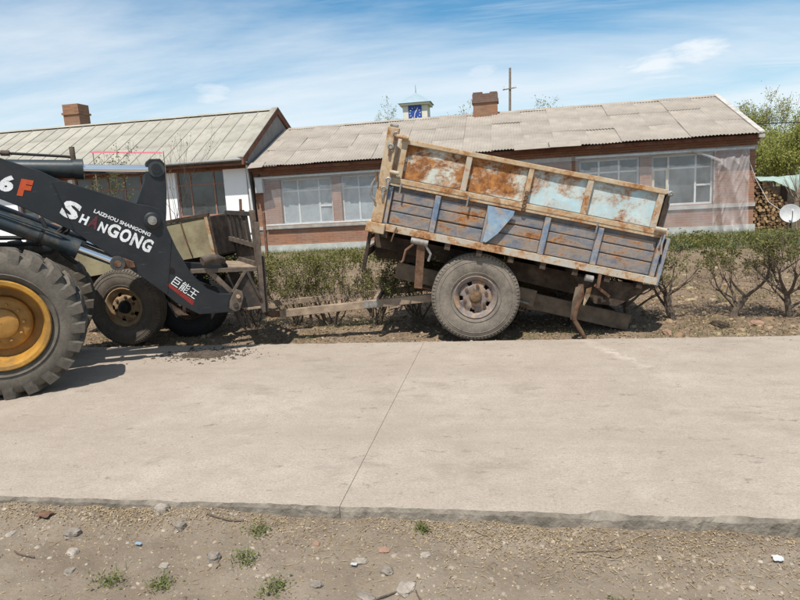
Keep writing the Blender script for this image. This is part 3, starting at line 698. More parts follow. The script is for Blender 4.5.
# gable of the far end
gb = MB(); gpoly = [(18.0, 2.552), (21.2, 3.93), (24.2, 2.75), (24.2, 2.552)]
vs_ = [(BX1 - 0.3, y, z) for y, z in gpoly] + [(BX1, y, z) for y, z in gpoly]; n_ = 4
gb.add(vs_, [tuple(range(n_ - 1, -1, -1)), tuple(range(n_, 2 * n_))] + [(i, (i + 1) % n_, (i + 1) % n_ + n_, i + n_) for i in range(n_)]).build('gable_wall', 'brick', bh)
EY, EZ, RY, RZ = 17.60, 2.655, 21.2, 4.06
BY, BZ = 24.6, 2.75
sl = math.hypot(RY - EY, RZ - EZ); ang = math.atan2(RZ - EZ, RY - EY)
poly = [(EY + 0.1, EZ - 0.03), (RY, RZ - 0.07), (BY, BZ - 0.05), (BY, BZ - 0.12), (RY, RZ - 0.14), (EY + 0.1, EZ - 0.09)]
n_ = 6; vs_ = [(BX0 + 0.05, y, z) for y, z in poly] + [(BX1 - 0.12, y, z) for y, z in poly]
roof = MB().add(vs_, [tuple(range(n_)), tuple(range(2 * n_ - 1, n_ - 1, -1))] + [(i, i + n_, (i + 1) % n_ + n_, (i + 1) % n_) for i in range(n_)]).build('roof', 'wood', bh)
SW, PITCHW = 0.86, 0.086
rows = 3; rl = sl / rows
def corr_sheet(w, l, seed):
    m = int(round(w / PITCHW * 8)); vs, fs = [], []
    r_ = random.Random(seed)
    for j in range(3):
        for i in range(m + 1):
            x = w * i / m
            z = 0.011 * math.sin(2 * PI * x / PITCHW) + 0.012 * mnoise.noise((x * 1.3, j * 0.8, seed * 3.1))
            y = l * j / 2
            if j == 0: y += 0.01 * mnoise.noise((x * 6, seed, 0))
            vs.append((x, y, z))
    k = len(vs)
    vs += [(x, y, z - 0.010) for x, y, z in vs]
    for j in range(2):
        for i in range(m):
            a = j * (m + 1) + i
            fs.append((a, a + 1, a + m + 2, a + m + 1)); fs.append((k + a, k + a + m + 1, k + a + m + 2, k + a + 1))
    for i in range(m): fs.append((i, k + i, k + i + 1, i + 1))
    b = MB().add(vs, fs)
    return b.mesh('roof_sheet', 'sheet')
sheets = [corr_sheet(SW + 0.05, rl + 0.10, s) for s in range(5)]
nx_ = int(math.ceil((BX1 - BX0) / SW))
for r in range(rows):
    off = (0.0, 0.31, 0.12)[r]
    for i in range(nx_):
        x = BX1 + 0.0 - off * 0 - SW * (i + 1)
        if x < BX0 + 0.02: x = BX0 + 0.02
        y = EY + (RY - EY) * r / rows; z = EZ + (RZ - EZ) * r / rows
        lift = 0.012 if i % 2 else 0.0
        M_ = slope_matrix(x - 0.02, y - 0.05 + rnd.uniform(-0.02, 0.02), z + lift + rnd.uniform(0, 0.012), ang + rnd.uniform(-0.008, 0.004)) @ Matrix.Rotation(rnd.uniform(-0.006, 0.006), 4, 'Z')
        inst('roof_sheet', sheets[(i * 2 + r) % 5], roof, M_)
# loose broken pieces at the left end and a patch over the middle
for (x, y, l, ww, rz_) in ((-7.32, 17.36, 0.5, 0.45, 0.1), (-7.25, 18.9, 0.9, 0.3, -0.03), (0.35, 17.38, 0.45, 0.95, 0.02), (1.25, 17.42, 0.42, 0.85, -0.03)):
    z = EZ + (y - EY) * math.tan(ang) + 0.045
    b = MB().box(0, ww, 0, l, 0, 0.012)
    o = b.build('roof_patch', 'sheet', roof); o.matrix_local = slope_matrix(x, y, z, ang) @ Matrix.Rotation(rz_, 4, 'Z')
MB().add([(BX0, RY, RZ - 0.02), (BX1 - 0.1, RY, RZ - 0.02), (BX1 - 0.1, BY, BZ), (BX0, BY, BZ)], [(0, 1, 2, 3)]).build('back_slope', 'sheet', roof)
xr = BX0 + 0.15
while xr < BX1 - 0.1:                                              # ridge tiles
    l = min(1.05, BX1 - 0.05 - xr); dz = rnd.uniform(0, 0.015)
    MB().add([(x, RY + dy, RZ + z_ + dz) for x in (xr, xr + l) for dy, z_ in ((-0.14, -0.02), (-0.05, 0.045), (0.05, 0.045), (0.14, -0.02))], [(0, 4, 5, 1), (1, 5, 6, 2), (2, 6, 7, 3), (0, 1, 2, 3), (7, 6, 5, 4)]).build('ridge_tile', 'sheet', roof)
    xr += 1.0
for (ya, za, yb, zb) in ((EY - 0.05, EZ - 0.01, RY, RZ + 0.02), (RY, RZ + 0.02, BY, BZ + 0.02)):
    MB().add([(x, y, z + dz) for x in (BX1 - 0.10, BX1 + 0.035) for (y, z) in ((ya, za), (yb, zb)) for dz in (-0.10, 0.055)],
             [(0, 1, 3, 2), (4, 6, 7, 5), (1, 5, 7, 3), (0, 2, 6, 4), (0, 4, 5, 1), (2, 3, 7, 6)]).build('verge_board', 'concrete_band', roof)
MB().box(BX0, BX1 - 0.11, 17.66, 17.70, 2.53, 2.625).build('fascia', 'barge', bh)
MB().box(BX0, BX1 - 0.11, 17.70, 17.94, 2.615, 2.635).build('soffit', 'barge', bh)
c_ = MB().box(-0.86, -0.08, 20.9, 21.5, 3.8, 4.40)
chim = c_.build('chimney', 'brick_chim', roof)
MB().box(-0.90, -0.04, 20.86, 21.54, 4.40, 4.50).box(-0.88, -0.06, 20.88, 21.52, 4.50, 4.68).box(-0.86, -0.55, 20.90, 21.50, 4.68, 4.735).box(-0.32, -0.08, 20.90, 21.50, 4.68, 4.72).build('chimney_top', 'brick_soot', chim)
# plastic film in front of the wall
def film_sheet(name, x0, x1, z0, z1, y, amp, mat, parent, seed, nx=60, nz=24):
    vs, fs = [], []
    for j in range(nz + 1):
        for i in range(nx + 1):
            x = x0 + (x1 - x0) * i / nx; z = z0 + (z1 - z0) * j / nz
            d = amp * (mnoise.noise((x * 1.6 + seed, z * 0.8, seed)) + 0.5 * mnoise.noise((x * 5 + z * 1.5, z * 2.2, seed + 4)) + 0.25 * mnoise.noise((x * 13 - z * 3, z * 6, seed + 9)))
            e = 0.05 * mnoise.noise((x * 2.5, seed, 1)) if j in (0,) else 0
            vs.append((x, y + d - 0.3 * amp, z + e))
    for j in range(nz):
        for i in range(nx):
            a = j * (nx + 1) + i; fs.append((a, a + 1, a + nx + 2, a + nx + 1))
    return MB().add(vs, fs).build(name, mat, parent, smooth=True)
film_sheet('plastic_film', -7.1, -3.0, 0.90, 2.36, BYW - 0.10, 0.03, 'film', bh, 1.0)
film_sheet('plastic_film', -2.9, 1.9, 0.90, 2.36, BYW - 0.10, 0.03, 'film', bh, 2.0)
film_sheet('plastic_film', 2.0, 5.6, 0.22, 2.36, BYW - 0.10, 0.045, 'film', bh, 3.0)
vs_, fs_ = [], []; nu, nv = 70, 110
for j in range(nv + 1):
    for i in range(nu + 1):
        u, v = i / nu, j / nv
        x = 5.56 + 0.86 * u; z = 0.16 + 2.18 * v
        f1 = mnoise.noise((x * 3.6 + z * 0.9, z * 0.55, 5.0)); f2 = mnoise.noise((x * 6 - z * 1.6, z * 1.3, 11.0)); f3 = mnoise.noise((x * 15 + z * 8, z * 9, 3.0))
        sag = (1 - v) ** 1.3
        y = BYW - 0.075 - (0.14 + 0.16 * sag) * (1 - 2 * abs(f1)) ** 2 * 0.8 - 0.035 * (1 - 2 * abs(f2)) ** 2 - 0.006 * abs(f3)
        vs_.append((x + 0.05 * f1 * sag, y, z + (0.08 * f1 if j == 0 else 0)))
for j in range(nv):
    for i in range(nu):
        a = j * (nu + 1) + i; fs_.append((a, a + 1, a + nu + 2, a + nu + 1))
MB().add(vs_, fs_).build('plastic_film', 'film_crumple', bh, smooth=True)
MB().tube([(5.0, 17.83, 2.34), (5.25, 17.8, 2.22), (5.6, 17.79, 2.07), (5.75, 17.81, 1.98)], [0.03, 0.04, 0.035, 0.015], 7).build('film_roll', 'film_crumple', bh)
MB().bar((-7.1, BYW - 0.13, 2.33), (-3.0, BYW - 0.13, 2.33), 0.02, 0.05).build('film_batten', 'frame_pale', bh)
MB().bar((2.0, BYW - 0.15, 2.33), (6.55, BYW - 0.13, 2.31), 0.02, 0.05).build('film_batten', 'frame_pale', bh)
MB().bar((-7.1, BYW - 0.13, 0.93), (-3.0, BYW - 0.13, 0.93), 0.02, 0.04).build('film_batten', 'frame_pale', bh)
mb_ = thing('meter_box', 'small white meter box fixed to the brick wall beside the white house', 'meter box', (-7.2, BYW, 1.9))
MB().box(-0.12, 0.12, -0.17, -0.003, 0.0, 0.46).build('case', 'enamel', mb_, bevel=0.01)
MB().box(-0.10, 0.10, -0.182, -0.172, 0.03, 0.43).build('cover', 'enamel', mb_)
MB().tube([(0.0, -0.1, 0.46), (0.02, -0.09, 0.6), (-0.05, -0.06, 0.68)], 0.012, 6).build('cable', 'rubber', mb_)
# downpipe-like white cord at the joint of the two houses
dp = MB().tube([(-7.48, 17.72, 2.85), (-7.46, 17.74, 2.2), (-7.43, 17.76, 1.2), (-7.42, 17.77, 0.3)], 0.035, 8).build('downpipe', 'enamel', wh, smooth=True)

# ------------------------------------------------------------------ clock tower and pole far behind
ct = thing('clock_tower', 'small cream clock tower with blue dial rising behind the corrugated roof', 'clock tower', (-7.8, 60, 0))
MB().box(-1.15, 1.15, -1.15, 1.15, -0.2, 9.75).build('shaft', 'cream', ct)
MB().box(-1.4, 1.4, -1.4, 1.4, 9.76, 9.95).build('cornice', 'cream', ct)
MB().add([(-1.55, -1.55, 9.96), (1.55, -1.55, 9.96), (1.55, 1.55, 9.96), (-1.55, 1.55, 9.96), (0, 0, 11.05)], [(0, 1, 4), (1, 2, 4), (2, 3, 4), (3, 0, 4), (3, 2, 1, 0)]).build('roof', 'tower_roof', ct)
MB().tube([(0, 0, 11.0), (0, 0, 11.75)], [0.06, 0.02], 6).build('finial', 'tower_roof', ct)
d_ = MB().box(-0.62, 0.62, -1.20, -1.155, 8.35, 9.72).build('dial', 'blue_clock', ct)
MB().bar((0, -1.21, 9.05), (0.25, -1.21, 9.45), 0.02, 0.07).build('hand', 'enamel', d_)
MB().bar((0, -1.213, 9.05), (-0.1, -1.213, 8.6), 0.02, 0.06).build('hand', 'enamel', d_)
for k in range(12):
    t = 2 * PI * k / 12; c, s = math.cos(t), math.sin(t)
    MB().bar((0.42 * c, -1.207, 9.05 + 0.42 * s), (0.54 * c, -1.207, 9.05 + 0.54 * s), 0.02, 0.07).build('hour_mark', 'enamel', d_)
pl_ = thing('utility_pole', 'thin dark utility pole with one crossarm behind the brick chimney', 'utility pole', (0.40, 30, 0))
MB().tube([(-0.1, 0, -0.1), (0.1, 0, 7.05)], [0.075, 0.05], 8).build('pole', 'wood', pl_)
MB().bar((-0.26, -0.07, 6.10), (0.36, -0.07, 6.16), 0.04, 0.045).build('crossarm', 'wood', pl_)
for x in (-0.2, 0.3): MB().tube([(x, -0.09, 6.14), (x, -0.09, 6.28)], [0.03, 0.02], 6).build('insulator', 'enamel', pl_)
# pink strip strung on two sticks in the yard
pb = thing('pink_ribbon', 'pink cloth ribbon stretched between two thin sticks before the white house', 'ribbon', (-9.5, 15.5, 0))
MB().add([(x - 0, 0.02 * math.sin(x * 7), 3.18 + (x + 1.25) * -0.075 + 0.004 * math.sin(x * 5) + dz) for x in [-1.45 + 0.1 * i for i in range(22)] for dz in (0, 0.042)],
         [(2 * i, 2 * i + 2, 2 * i + 3, 2 * i + 1) for i in range(21)]).build('strip', 'pink', pb)
MB().tube([(0.64, 0.03, 0.0), (0.66, 0.03, 3.1)], [0.022, 0.012], 6).build('stick', 'wood', pb)
MB().tube([(-1.42, 0.03, 0.0), (-1.40, 0.03, 3.22)], [0.022, 0.012], 6).build('stick', 'wood', pb)

# ------------------------------------------------------------------ wheels
def tyre_profile(R, r, w, tread_flat=0.72, bulge=0.06):
    """closed (radius, y) loop for a tyre of outer radius R, bead r, width w"""
    h = w / 2
    half = [(r, -h * 0.72), (r + 0.02, -h * 0.80), (r + (R - r) * 0.30, -h * 0.97), (r + (R - r) * 0.52, -h), (r + (R - r) * 0.72, -h * 0.965), (R - (R - r) * 0.12, -h * 0.88), (R - 0.012, -h * tread_flat), (R, -h * tread_flat * 0.82)]
    return half + [(a, -b) for a, b in reversed(half)] + [(r - 0.005, h * 0.6), (r - 0.005, -h * 0.6)]
def road_wheel(parent, c, R, rr, w, rim_mat, tyre_mat_, side=-1, hub_mat='hub', slots=5, nuts=6, hubr=0.06):
    """pressed steel wheel with oval openings; side -1 shows its face to -y"""
    cx, cy, cz = c; S = side
    prof = tyre_profile(R, rr, w)
    # rim dish with real openings
    dish = [(rr + 0.012, 0.36 * w * S), (rr - 0.004, 0.40 * w * S), (rr - 0.03, 0.33 * w * S), (rr - 0.055, 0.18 * w * S), (rr * 0.76, 0.17 * w * S), (rr * 0.58, 0.24 * w * S), (rr * 0.50, 0.25 * w * S), (0.02, 0.25 * w * S)]
    N = 60; per = N // slots
    wheel = MB().lathe(dish, c, N, skip=lambda i, k: i == 4 and (k % per) in (5, 6, 7)).build('wheel', rim_mat, parent, smooth=True)
    so = wheel.modifiers.new('thick', 'SOLIDIFY'); so.thickness = 0.008; so.offset = 0
    pr = list(prof)
    t = MB().lathe(pr, c, 72, closed=True)
    t.build('tyre', tyre_mat_, wheel, smooth=True)
    h = w / 2                                                        # tread blocks: circumferential ribs
    for q in (-0.5, -0.17, 0.17, 0.5):
        y = q * h * 1.1
        MB().lathe([(R - 0.012, y - h * 0.14), (R + 0.006, y - h * 0.12), (R + 0.006, y + h * 0.12), (R - 0.012, y + h * 0.14)], c, 72).build('tread_rib', tyre_mat_, wheel)
    tb_ = MB()
    for k in range(72):
        t0, t1 = 2 * PI * (k + 0.12) / 72, 2 * PI * (k + 0.78) / 72
        for sd in (-1, 1):
            pr_ = [(R - 0.035, sd * h * 0.90), (R - 0.020, sd * h * 0.905), (R + 0.004, sd * h * 0.72), (R - 0.012, sd * h * 0.66)]
            vs = [(cx + r_ * math.cos(t), cy + y_, cz + r_ * math.sin(t)) for t in (t0, t1) for r_, y_ in pr_]
            tb_.add(vs, [(0, 1, 5, 4), (1, 2, 6, 5), (2, 3, 7, 6), (0, 3, 2, 1), (4, 5, 6, 7)])
    tag(tb_.build('tread_blocks', tyre_mat_, wheel), kind='stuff')
    for q, e_ in ((0.16, 0.93), (0.66, 1.0), (0.84, 0.945)):
        MB().lathe([(rr + (R - rr) * (q - 0.02), S * h * (e_ - 0.02)), (rr + (R - rr) * (q - 0.006), S * h * (e_ + 0.012)), (rr + (R - rr) * (q + 0.006), S * h * (e_ + 0.012)), (rr + (R - rr) * (q + 0.02), S * h * (e_ - 0.025))], c, 72).build('sidewall_ring', tyre_mat_, wheel, smooth=True)
    MB().lathe([(rr * 0.8, 0.05 * w * S), (rr * 0.2, 0.05 * w * S)], c, 32).build('slot_shade', 'dark', wheel)  # near-black disc paints in the dark interior behind the wheel openings
    hp = [(hubr * 1.25, 0.24 * w * S), (hubr * 1.15, 0.30 * w * S), (hubr, 0.31 * w * S), (hubr * 0.92, 0.46 * w * S), (hubr * 0.7, 0.50 * w * S), (0.004, 0.50 * w * S)]
    MB().lathe(hp, c, 24).build('hub_cap', hub_mat, wheel, smooth=True)
    for k in range(nuts):
        t = 2 * PI * (k + 0.3) / nuts; r_ = rr * 0.53
        x, z = cx + r_ * math.cos(t), cz + r_ * math.sin(t)
        MB().lathe([(0.019, 0.24 * w * S), (0.019, 0.34 * w * S), (0.001, 0.35 * w * S)], (x, cy, z), 6).build('wheel_nut', 'rust', wheel)
    return wheel

LUG = None
def loader_wheel(parent, c, S=-1, full=True):
    """big-lug earthmover wheel; S -1 turns its dished face to -y"""
    global LUG
    R, rr, w = 0.635, 0.375, 0.43
    cx, cy, cz = c
    rim = [(rr + 0.015, S * 0.185), (rr + 0.03, S * 0.205), (rr + 0.02, S * 0.218), (rr - 0.012, S * 0.215), (rr - 0.026, S * 0.19), (rr - 0.035, S * 0.12), (rr - 0.055, S * 0.06), (rr - 0.06, S * -0.03), (0.245, S * -0.035), (0.238, S * 0.03), (0.21, S * 0.05), (0.14, S * 0.055), (0.13, S * 0.085), (0.09, S * 0.10), (0.003, S * 0.10)]
    wheel = MB().lathe(rim[:8], c, 64).build('wheel', 'yellow', parent, smooth=True)
    MB().lathe(rim[7:], c, 64).build('hub', 'yellow_hub', wheel, smooth=True)
    for k in range(10):
        t = 2 * PI * k / 10
        MB().lathe([(0.014, S * 0.04), (0.014, S * 0.072), (0.001, S * 0.076)], (cx + 0.17 * math.cos(t), cy, cz + 0.17 * math.sin(t)), 6).build('bolt', 'yellow_hub', wheel)
    MB().lathe(tyre_profile(R, rr, w, 0.8), c, 80, closed=True).build('tyre', 'tyre_loader', wheel, smooth=True)
    MB().lathe([(0.45, S * 0.21), (0.455, S * 0.222), (0.462, S * 0.21)], c, 80).build('sidewall_ring', 'tyre_loader', wheel, smooth=True)
    if LUG is None:
        LUG = []
        for sgn in (-1, 1):
            # from the shoulder in to past the middle, swept; the outer end hangs over the sidewall
            st = [(sgn * -0.022, -0.205, 0.555, 0.60, 0.050), (sgn * -0.012, -0.19, 0.59, 0.668, 0.052), (sgn * 0.03, -0.10, 0.62, 0.678, 0.045), (sgn * 0.085, 0.012, 0.62, 0.678, 0.034)]
            vs, fs = [], []
            for (tx, y, r0, r1, hw) in st:
                for (dx, r) in ((-hw, r0), (hw, r0), (hw * 0.82, r1), (-hw * 0.82, r1)):
                    t = (tx + dx) / 0.64; vs.append((r * math.sin(t), y if r == r1 else y * 1.02, r * math.cos(t)))
            for i in range(3):
                for k in range(4):
                    k2 = (k + 1) % 4; fs.append((i * 4 + k, i * 4 + k2, (i + 1) * 4 + k2, (i + 1) * 4 + k))
            fs += [(3, 2, 1, 0), (12, 13, 14, 15)]
            LUG.append(MB().add(vs, fs).mesh('tread_lug', 'tyre_loader'))
    NL = 22
    for k in range(NL):
        for side in (0, 1):
            t = 2 * PI * (k + 0.5 * side) / NL
            M_ = Matrix.Translation(c) @ Matrix.Rotation(t, 4, 'Y') @ (Matrix.Rotation(PI, 4, 'Z') if side else Matrix.Identity(4))
            inst('tread_lug', LUG[0], wheel, M_)
    return wheel

# ------------------------------------------------------------------ wheel loader
ld_ = thing('wheel_loader', 'charcoal wheel loader with yellow rims and lettered boom on the concrete road', 'wheel loader', (-4.333, 4.604, 0), math.radians(33))
CL = 1.0
loader_wheel(ld_, (-0.02, 0.215, 0.672), -1)
loader_wheel(ld_, (-0.02, 2 * CL - 0.215, 0.672), 1)
loader_wheel(ld_, (-2.75, 0.215, 0.672), -1)
loader_wheel(ld_, (-2.75, 2 * CL - 0.215, 0.672), 1)
for x in (-0.02, -2.75):
    MB().tube([(x, 0.30, 0.672), (x, CL - 0.25, 0.672)], [0.13, 0.15], 14).tube([(x, CL + 0.25, 0.672), (x, 2 * CL - 0.30, 0.672)], [0.15, 0.13], 14).ball((x, CL, 0.672), 0.27, 16).build('axle', 'boom', ld_, smooth=True)
MB().box(-1.1, 0.35, CL - 0.35, CL + 0.35, 0.72, 1.10).build('front_frame', 'boom', ld_, bevel=0.02)
for s_ in (-1, 1):
    MB().prism([(-1.15, 1.1), (-0.1, 1.1), (-0.55, 1.7), (-0.72, 2.42), (-1.05, 2.42), (-1.15, 1.9)], CL + s_ * 0.30 - 0.02, CL + s_ * 0.30 + 0.02).build('boom_tower', 'boom', ld_, bevel=0.01)
MB().box(-1.2, -0.9, CL - 0.28, CL + 0.28, 0.6, 1.5).build('articulation', 'boom', ld_)
MB().box(-3.9, -1.25, CL - 0.42, CL + 0.42, 0.62, 1.15).build('rear_frame', 'boom', ld_, bevel=0.02)
MB().prism([(-4.0, 1.15), (-2.5, 1.15), (-2.5, 1.85), (-3.9, 1.7)], CL - 0.5, CL + 0.5).build('engine_hood', 'yellow_hub', ld_, bevel=0.04)
cab = MB().box(-2.45, -1.35, CL - 0.6, CL + 0.6, 1.15, 1.75).build('cab', 'yellow_hub', ld_, bevel=0.03)
MB().box(-2.5, -1.25, CL - 0.63, CL + 0.63, 2.78, 2.90).build('cab_roof', 'yellow_hub', cab, bevel=0.03)
for (x, y) in ((-2.42, -0.57), (-1.38, -0.57), (-2.42, 0.57), (-1.38, 0.57)):
    MB().box(x - 0.035, x + 0.035, CL + y - 0.035, CL + y + 0.035, 1.75, 2.78).build('cab_pillar', 'boom', cab)
for (x0, x1, y0, y1) in ((-2.38, -1.42, -0.572, -0.565), (-2.38, -1.42, 0.565, 0.572), (-1.384, -1.376, -0.53, 0.53), (-2.424, -2.416, -0.53, 0.53)):
    MB().box(x0, x1, CL + y0, CL + y1, 1.76, 2.775).build('cab_window', 'cabglass', cab)
BOOM = [(-0.906, 2.15), (-0.943, 2.346), (-0.755, 2.447), (-0.192, 2.277), (0.109, 2.146), (0.423, 2.013), (0.552, 1.933), (0.901, 1.793), (1.224, 1.662), (1.326, 1.641), (1.428, 1.6), (1.469, 1.518), (1.474, 1.405), (1.541, 1.189), (1.643, 0.951), (1.716, 0.827), (1.809, 0.727), (1.923, 0.663), (2.049, 0.651), (2.154, 0.654), (2.196, 0.592), (2.165, 0.498), (2.007, 0.45), (1.695, 0.466), (1.479, 0.615), (1.347, 0.76), (0.981, 1.107), (0.631, 1.418), (0.266, 1.66), (0.051, 1.775), (-0.249, 1.878)]
NB0, NB1 = 0.58, 0.645
booms = []
for (a, b) in ((NB0, NB1), (2 * CL - NB1, 2 * CL - NB0)):
    booms.append(MB().prism(BOOM, a, b).build('boom_arm', 'boom', ld_, bevel=0.006))
bn = booms[0]
# the pin bosses on the near arm
def boss(parent, s, z, r, y0, mat='forkmetal', r2=None):
    MB().lathe([(r, 0.0), (r, -0.02), (r * 0.8, -0.03), (0.002, -0.03)], (s, y0, z), 24).build('pin_boss', 'boom', parent, smooth=True)
    MB().lathe([(r * 0.55, -0.028), (r * 0.5, -0.05), (0.002, -0.052)], (s, y0, z), 20).build('pin', mat, parent, smooth=True)
boss(bn, 1.342, 1.487, 0.085, NB0 - 0.002, 'galv')
MB().lathe([(0.028, 0.0), (0.028, -0.006), (0.002, -0.006)], (1.469, NB0 - 0.002, 0.963), 16).build('bolt', 'dark', bn, smooth=True)
# cross beam between the arms
MB().tube([(0.846, NB1, 1.58), (0.846, 2 * CL - NB1, 1.58)], 0.10, 16).build('cross_beam', 'boom', ld_, smooth=True)
MB().tube([(1.342, NB1, 1.487), (1.342, 2 * CL - NB1, 1.487)], 0.06, 16).build('pivot_shaft', 'galv', ld_, smooth=True)
# rocker levers (one beside each arm) joined at the shaft
ROCK = [(1.348, 2.081), (1.389, 2.112), (1.492, 2.112), (1.532, 2.062), (1.523, 1.805), (1.492, 1.549), (1.461, 1.364), (1.419, 1.088), (1.358, 0.935), (1.257, 0.957), (1.226, 1.141), (1.135, 1.396), (1.175, 1.6), (1.236, 1.723), (1.318, 1.906)]
rk = MB().prism(ROCK, 0.72, 0.80).build('rocker', 'boom', ld_, bevel=0.008)
MB().prism(ROCK, 2 * CL - 0.80, 2 * CL - 0.72).build('rocker', 'boom', ld_, bevel=0.008)
MB().lathe([(0.05, 0), (0.05, -0.03), (0.002, -0.03)], (1.445, 0.718, 2.01), 16).build('pin', 'boom', rk, smooth=True)
# tilt cylinder, in the plane of the near rocker
def cylinder(name, a, b, rod_from, r, rr_, mat, y, hose=False):
    a, b = Vector((a[0], y, a[1])), Vector((b[0], y, b[1])); d = b - a
    m = a + d * rod_from
    t = MB().tube([a, m], r, 22).build(name, mat, ld_, smooth=True)
    MB().tube([m - d.normalized() * 0.08, m + d.normalized() * 0.004], r * 1.13, 22).build('gland', mat, t, smooth=True)
    MB().tube([m, b], rr_, 18).build('rod', 'chrome', t, smooth=True)
    MB().tube([b + Vector((0, -0.055, 0)), b + Vector((0, 0.055, 0))], rr_ * 1.75, 18).build('rod_eye', mat, t, smooth=True)
    return t
tcyl = cylinder('tilt_cylinder', (-0.725, 2.093), (1.445, 2.005), 0.688, 0.088, 0.046, 'cyl', 0.76)
MB().tube([(-0.772, 0.76, 2.231), (-0.199, 0.76, 2.212), (0.111, 0.76, 2.206), (0.624, 0.76, 2.16), (0.693, 0.76, 2.151)], 0.013, 8).build('hydraulic_pipe', 'rubber', tcyl, smooth=True)
MB().tube([(0.693, 0.76, 2.12), (0.693, 0.76, 2.25)], 0.025, 10).build('pipe_fitting', 'forkmetal', tcyl)
MB().tube([(0.09, 0.76, 2.207), (0.16, 0.76, 2.203)], 0.028, 10).build('pipe_fitting', 'forkmetal', tcyl)
lcyl = cylinder('lift_cylinder', (-0.66, 1.946), (0.971, 1.091), 0.80, 0.082, 0.040, 'cyl_worn', 0.50)
MB().tube([(0.971, 0.44, 1.091), (0.971, 0.60, 1.091)], 0.035, 12).build('pin', 'rust', lcyl)
MB().prism([(0.90, 1.15), (0.98, 1.16), (1.12, 1.09), (1.13, 1.03), (1.0, 1.02), (0.91, 1.06)], 0.555, 0.575).build('rod_bracket', 'rust', lcyl, bevel=0.006)
cylinder('lift_cylinder', (-0.66, 1.946), (0.971, 1.091), 0.80, 0.082, 0.040, 'cyl_worn', 2 * CL - 0.50)
# hoses that hang between the arms
for k, (y0, y1, dz) in enumerate(((0.85, 0.95, 0.0), (1.0, 1.15, -0.1), (1.2, 1.1, 0.05))):
    MB().tube([(-0.5, y0, 1.6), (-0.1, y0, 1.35 + dz), (0.35, (y0 + y1) / 2, 1.32 + dz), (0.62, y1, 1.55), (0.72, y1, 1.72)], 0.022, 8).build('hydraulic_hose', 'rubber', ld_, smooth=True)
# lettering on the near arm
def text_mesh(body, size, off=0.0, shear=0.0):
    cu = bpy.data.curves.new('lettering', 'FONT'); cu.body = body; cu.size = size; cu.offset = off; cu.shear = shear; cu.extrude = 0.0008; cu.resolution_u = 3
    ob = bpy.data.objects.new('lettering', cu); C.objects.link(ob)
    dg = bpy.context.evaluated_depsgraph_get(); dg.update()
    me = bpy.data.meshes.new_from_object(ob.evaluated_get(dg)); C.objects.unlink(ob); bpy.data.objects.remove(ob)
    return me
def put_text(body, s, z, height, rot, mat, parent, width=None, bold=0.012, shear=0.0, y=NB0 - 0.0025):
    me = text_mesh(body, height / 0.72, bold * height / 0.1, shear)
    me.materials.clear(); me.materials.append(MAT[mat])
    co = np.zeros(len(me.vertices) * 3, np.float32); me.vertices.foreach_get('co', co); co = co.reshape(-1, 3)
    x0, x1 = co[:, 0].min(), co[:, 0].max()
    sx_ = (width / (x1 - x0)) if width else 1.0
    o = bpy.data.objects.new('lettering', me); C.objects.link(o); o.parent = parent
    o.matrix_local = Matrix.Translation((s, y, z)) @ Matrix.Rotation(-rot, 4, 'Y') @ Matrix.Rotation(PI / 2, 4, 'X') @ Matrix.Diagonal((sx_, 1, 1, 1)) @ Matrix.Translation((-x0, 0, 0))
    return o
A0 = Vector((0.517, 1.615)); A1 = Vector((1.28, 1.165)); TA = math.atan2(A1.y - A0.y, A1.x - A0.x); TL = (A1 - A0).length
for ch_, t0, t1, h, m_ in (('S', 0.0, 0.19, 0.155, 'letter_white'), ('H', 0.205, 0.29, 0.085, 'letter_white'), ('A', 0.295, 0.40, 0.12, 'letter_dim'), ('N', 0.405, 0.49, 0.09, 'letter_white'),
                           ('G', 0.50, 0.625, 0.125, 'letter_white'), ('O', 0.635, 0.755, 0.125, 'letter_white'), ('N', 0.765, 0.88, 0.125, 'letter_white'), ('G', 0.89, 1.0, 0.125, 'letter_white')):
    p = A0.lerp(A1, t0); put_text(ch_, p.x, p.y, h, TA, m_, bn, (t1 - t0) * TL * 0.95, 0.006)
B0 = Vector((0.815, 1.605)); B1 = Vector((1.30, 1.329))
put_text('LAIZHOU SHANGONG', B0.x, B0.y, 0.035, math.atan2(B1.y - B0.y, B1.x - B0.x), 'letter_white', bn, (B1 - B0).length, 0.004)
tF = math.radians(-13)
put_text('9', -0.23, 1.934, 0.135, tF, 'letter_white', bn, 0.10, 0.008, 0.15)
put_text('3', -0.09, 1.899, 0.135, tF, 'letter_white', bn, 0.10, 0.008, 0.15)
put_text('6', 0.051, 1.865, 0.135, tF, 'letter_white', bn, 0.115, 0.008, 0.15)
put_text('F', 0.192, 1.815, 0.14, tF, 'letter_red', bn, 0.125, 0.010, 0.15)
tc_ = math.atan2(0.626 - 0.835, 1.675 - 1.444)
put_text('\u5de8\u80fd\u738b', 1.448, 0.832, 0.08, tc_, 'letter_white', bn, 0.29, 0.0005)
MB().add([(1.403, NB0 - 0.002, 0.816), (1.429, NB0 - 0.002, 0.833), (1.659, NB0 - 0.002, 0.616), (1.634, NB0 - 0.002, 0.571)], [(0, 3, 2, 1)]).build('red_stripe', 'stripe_red', bn)

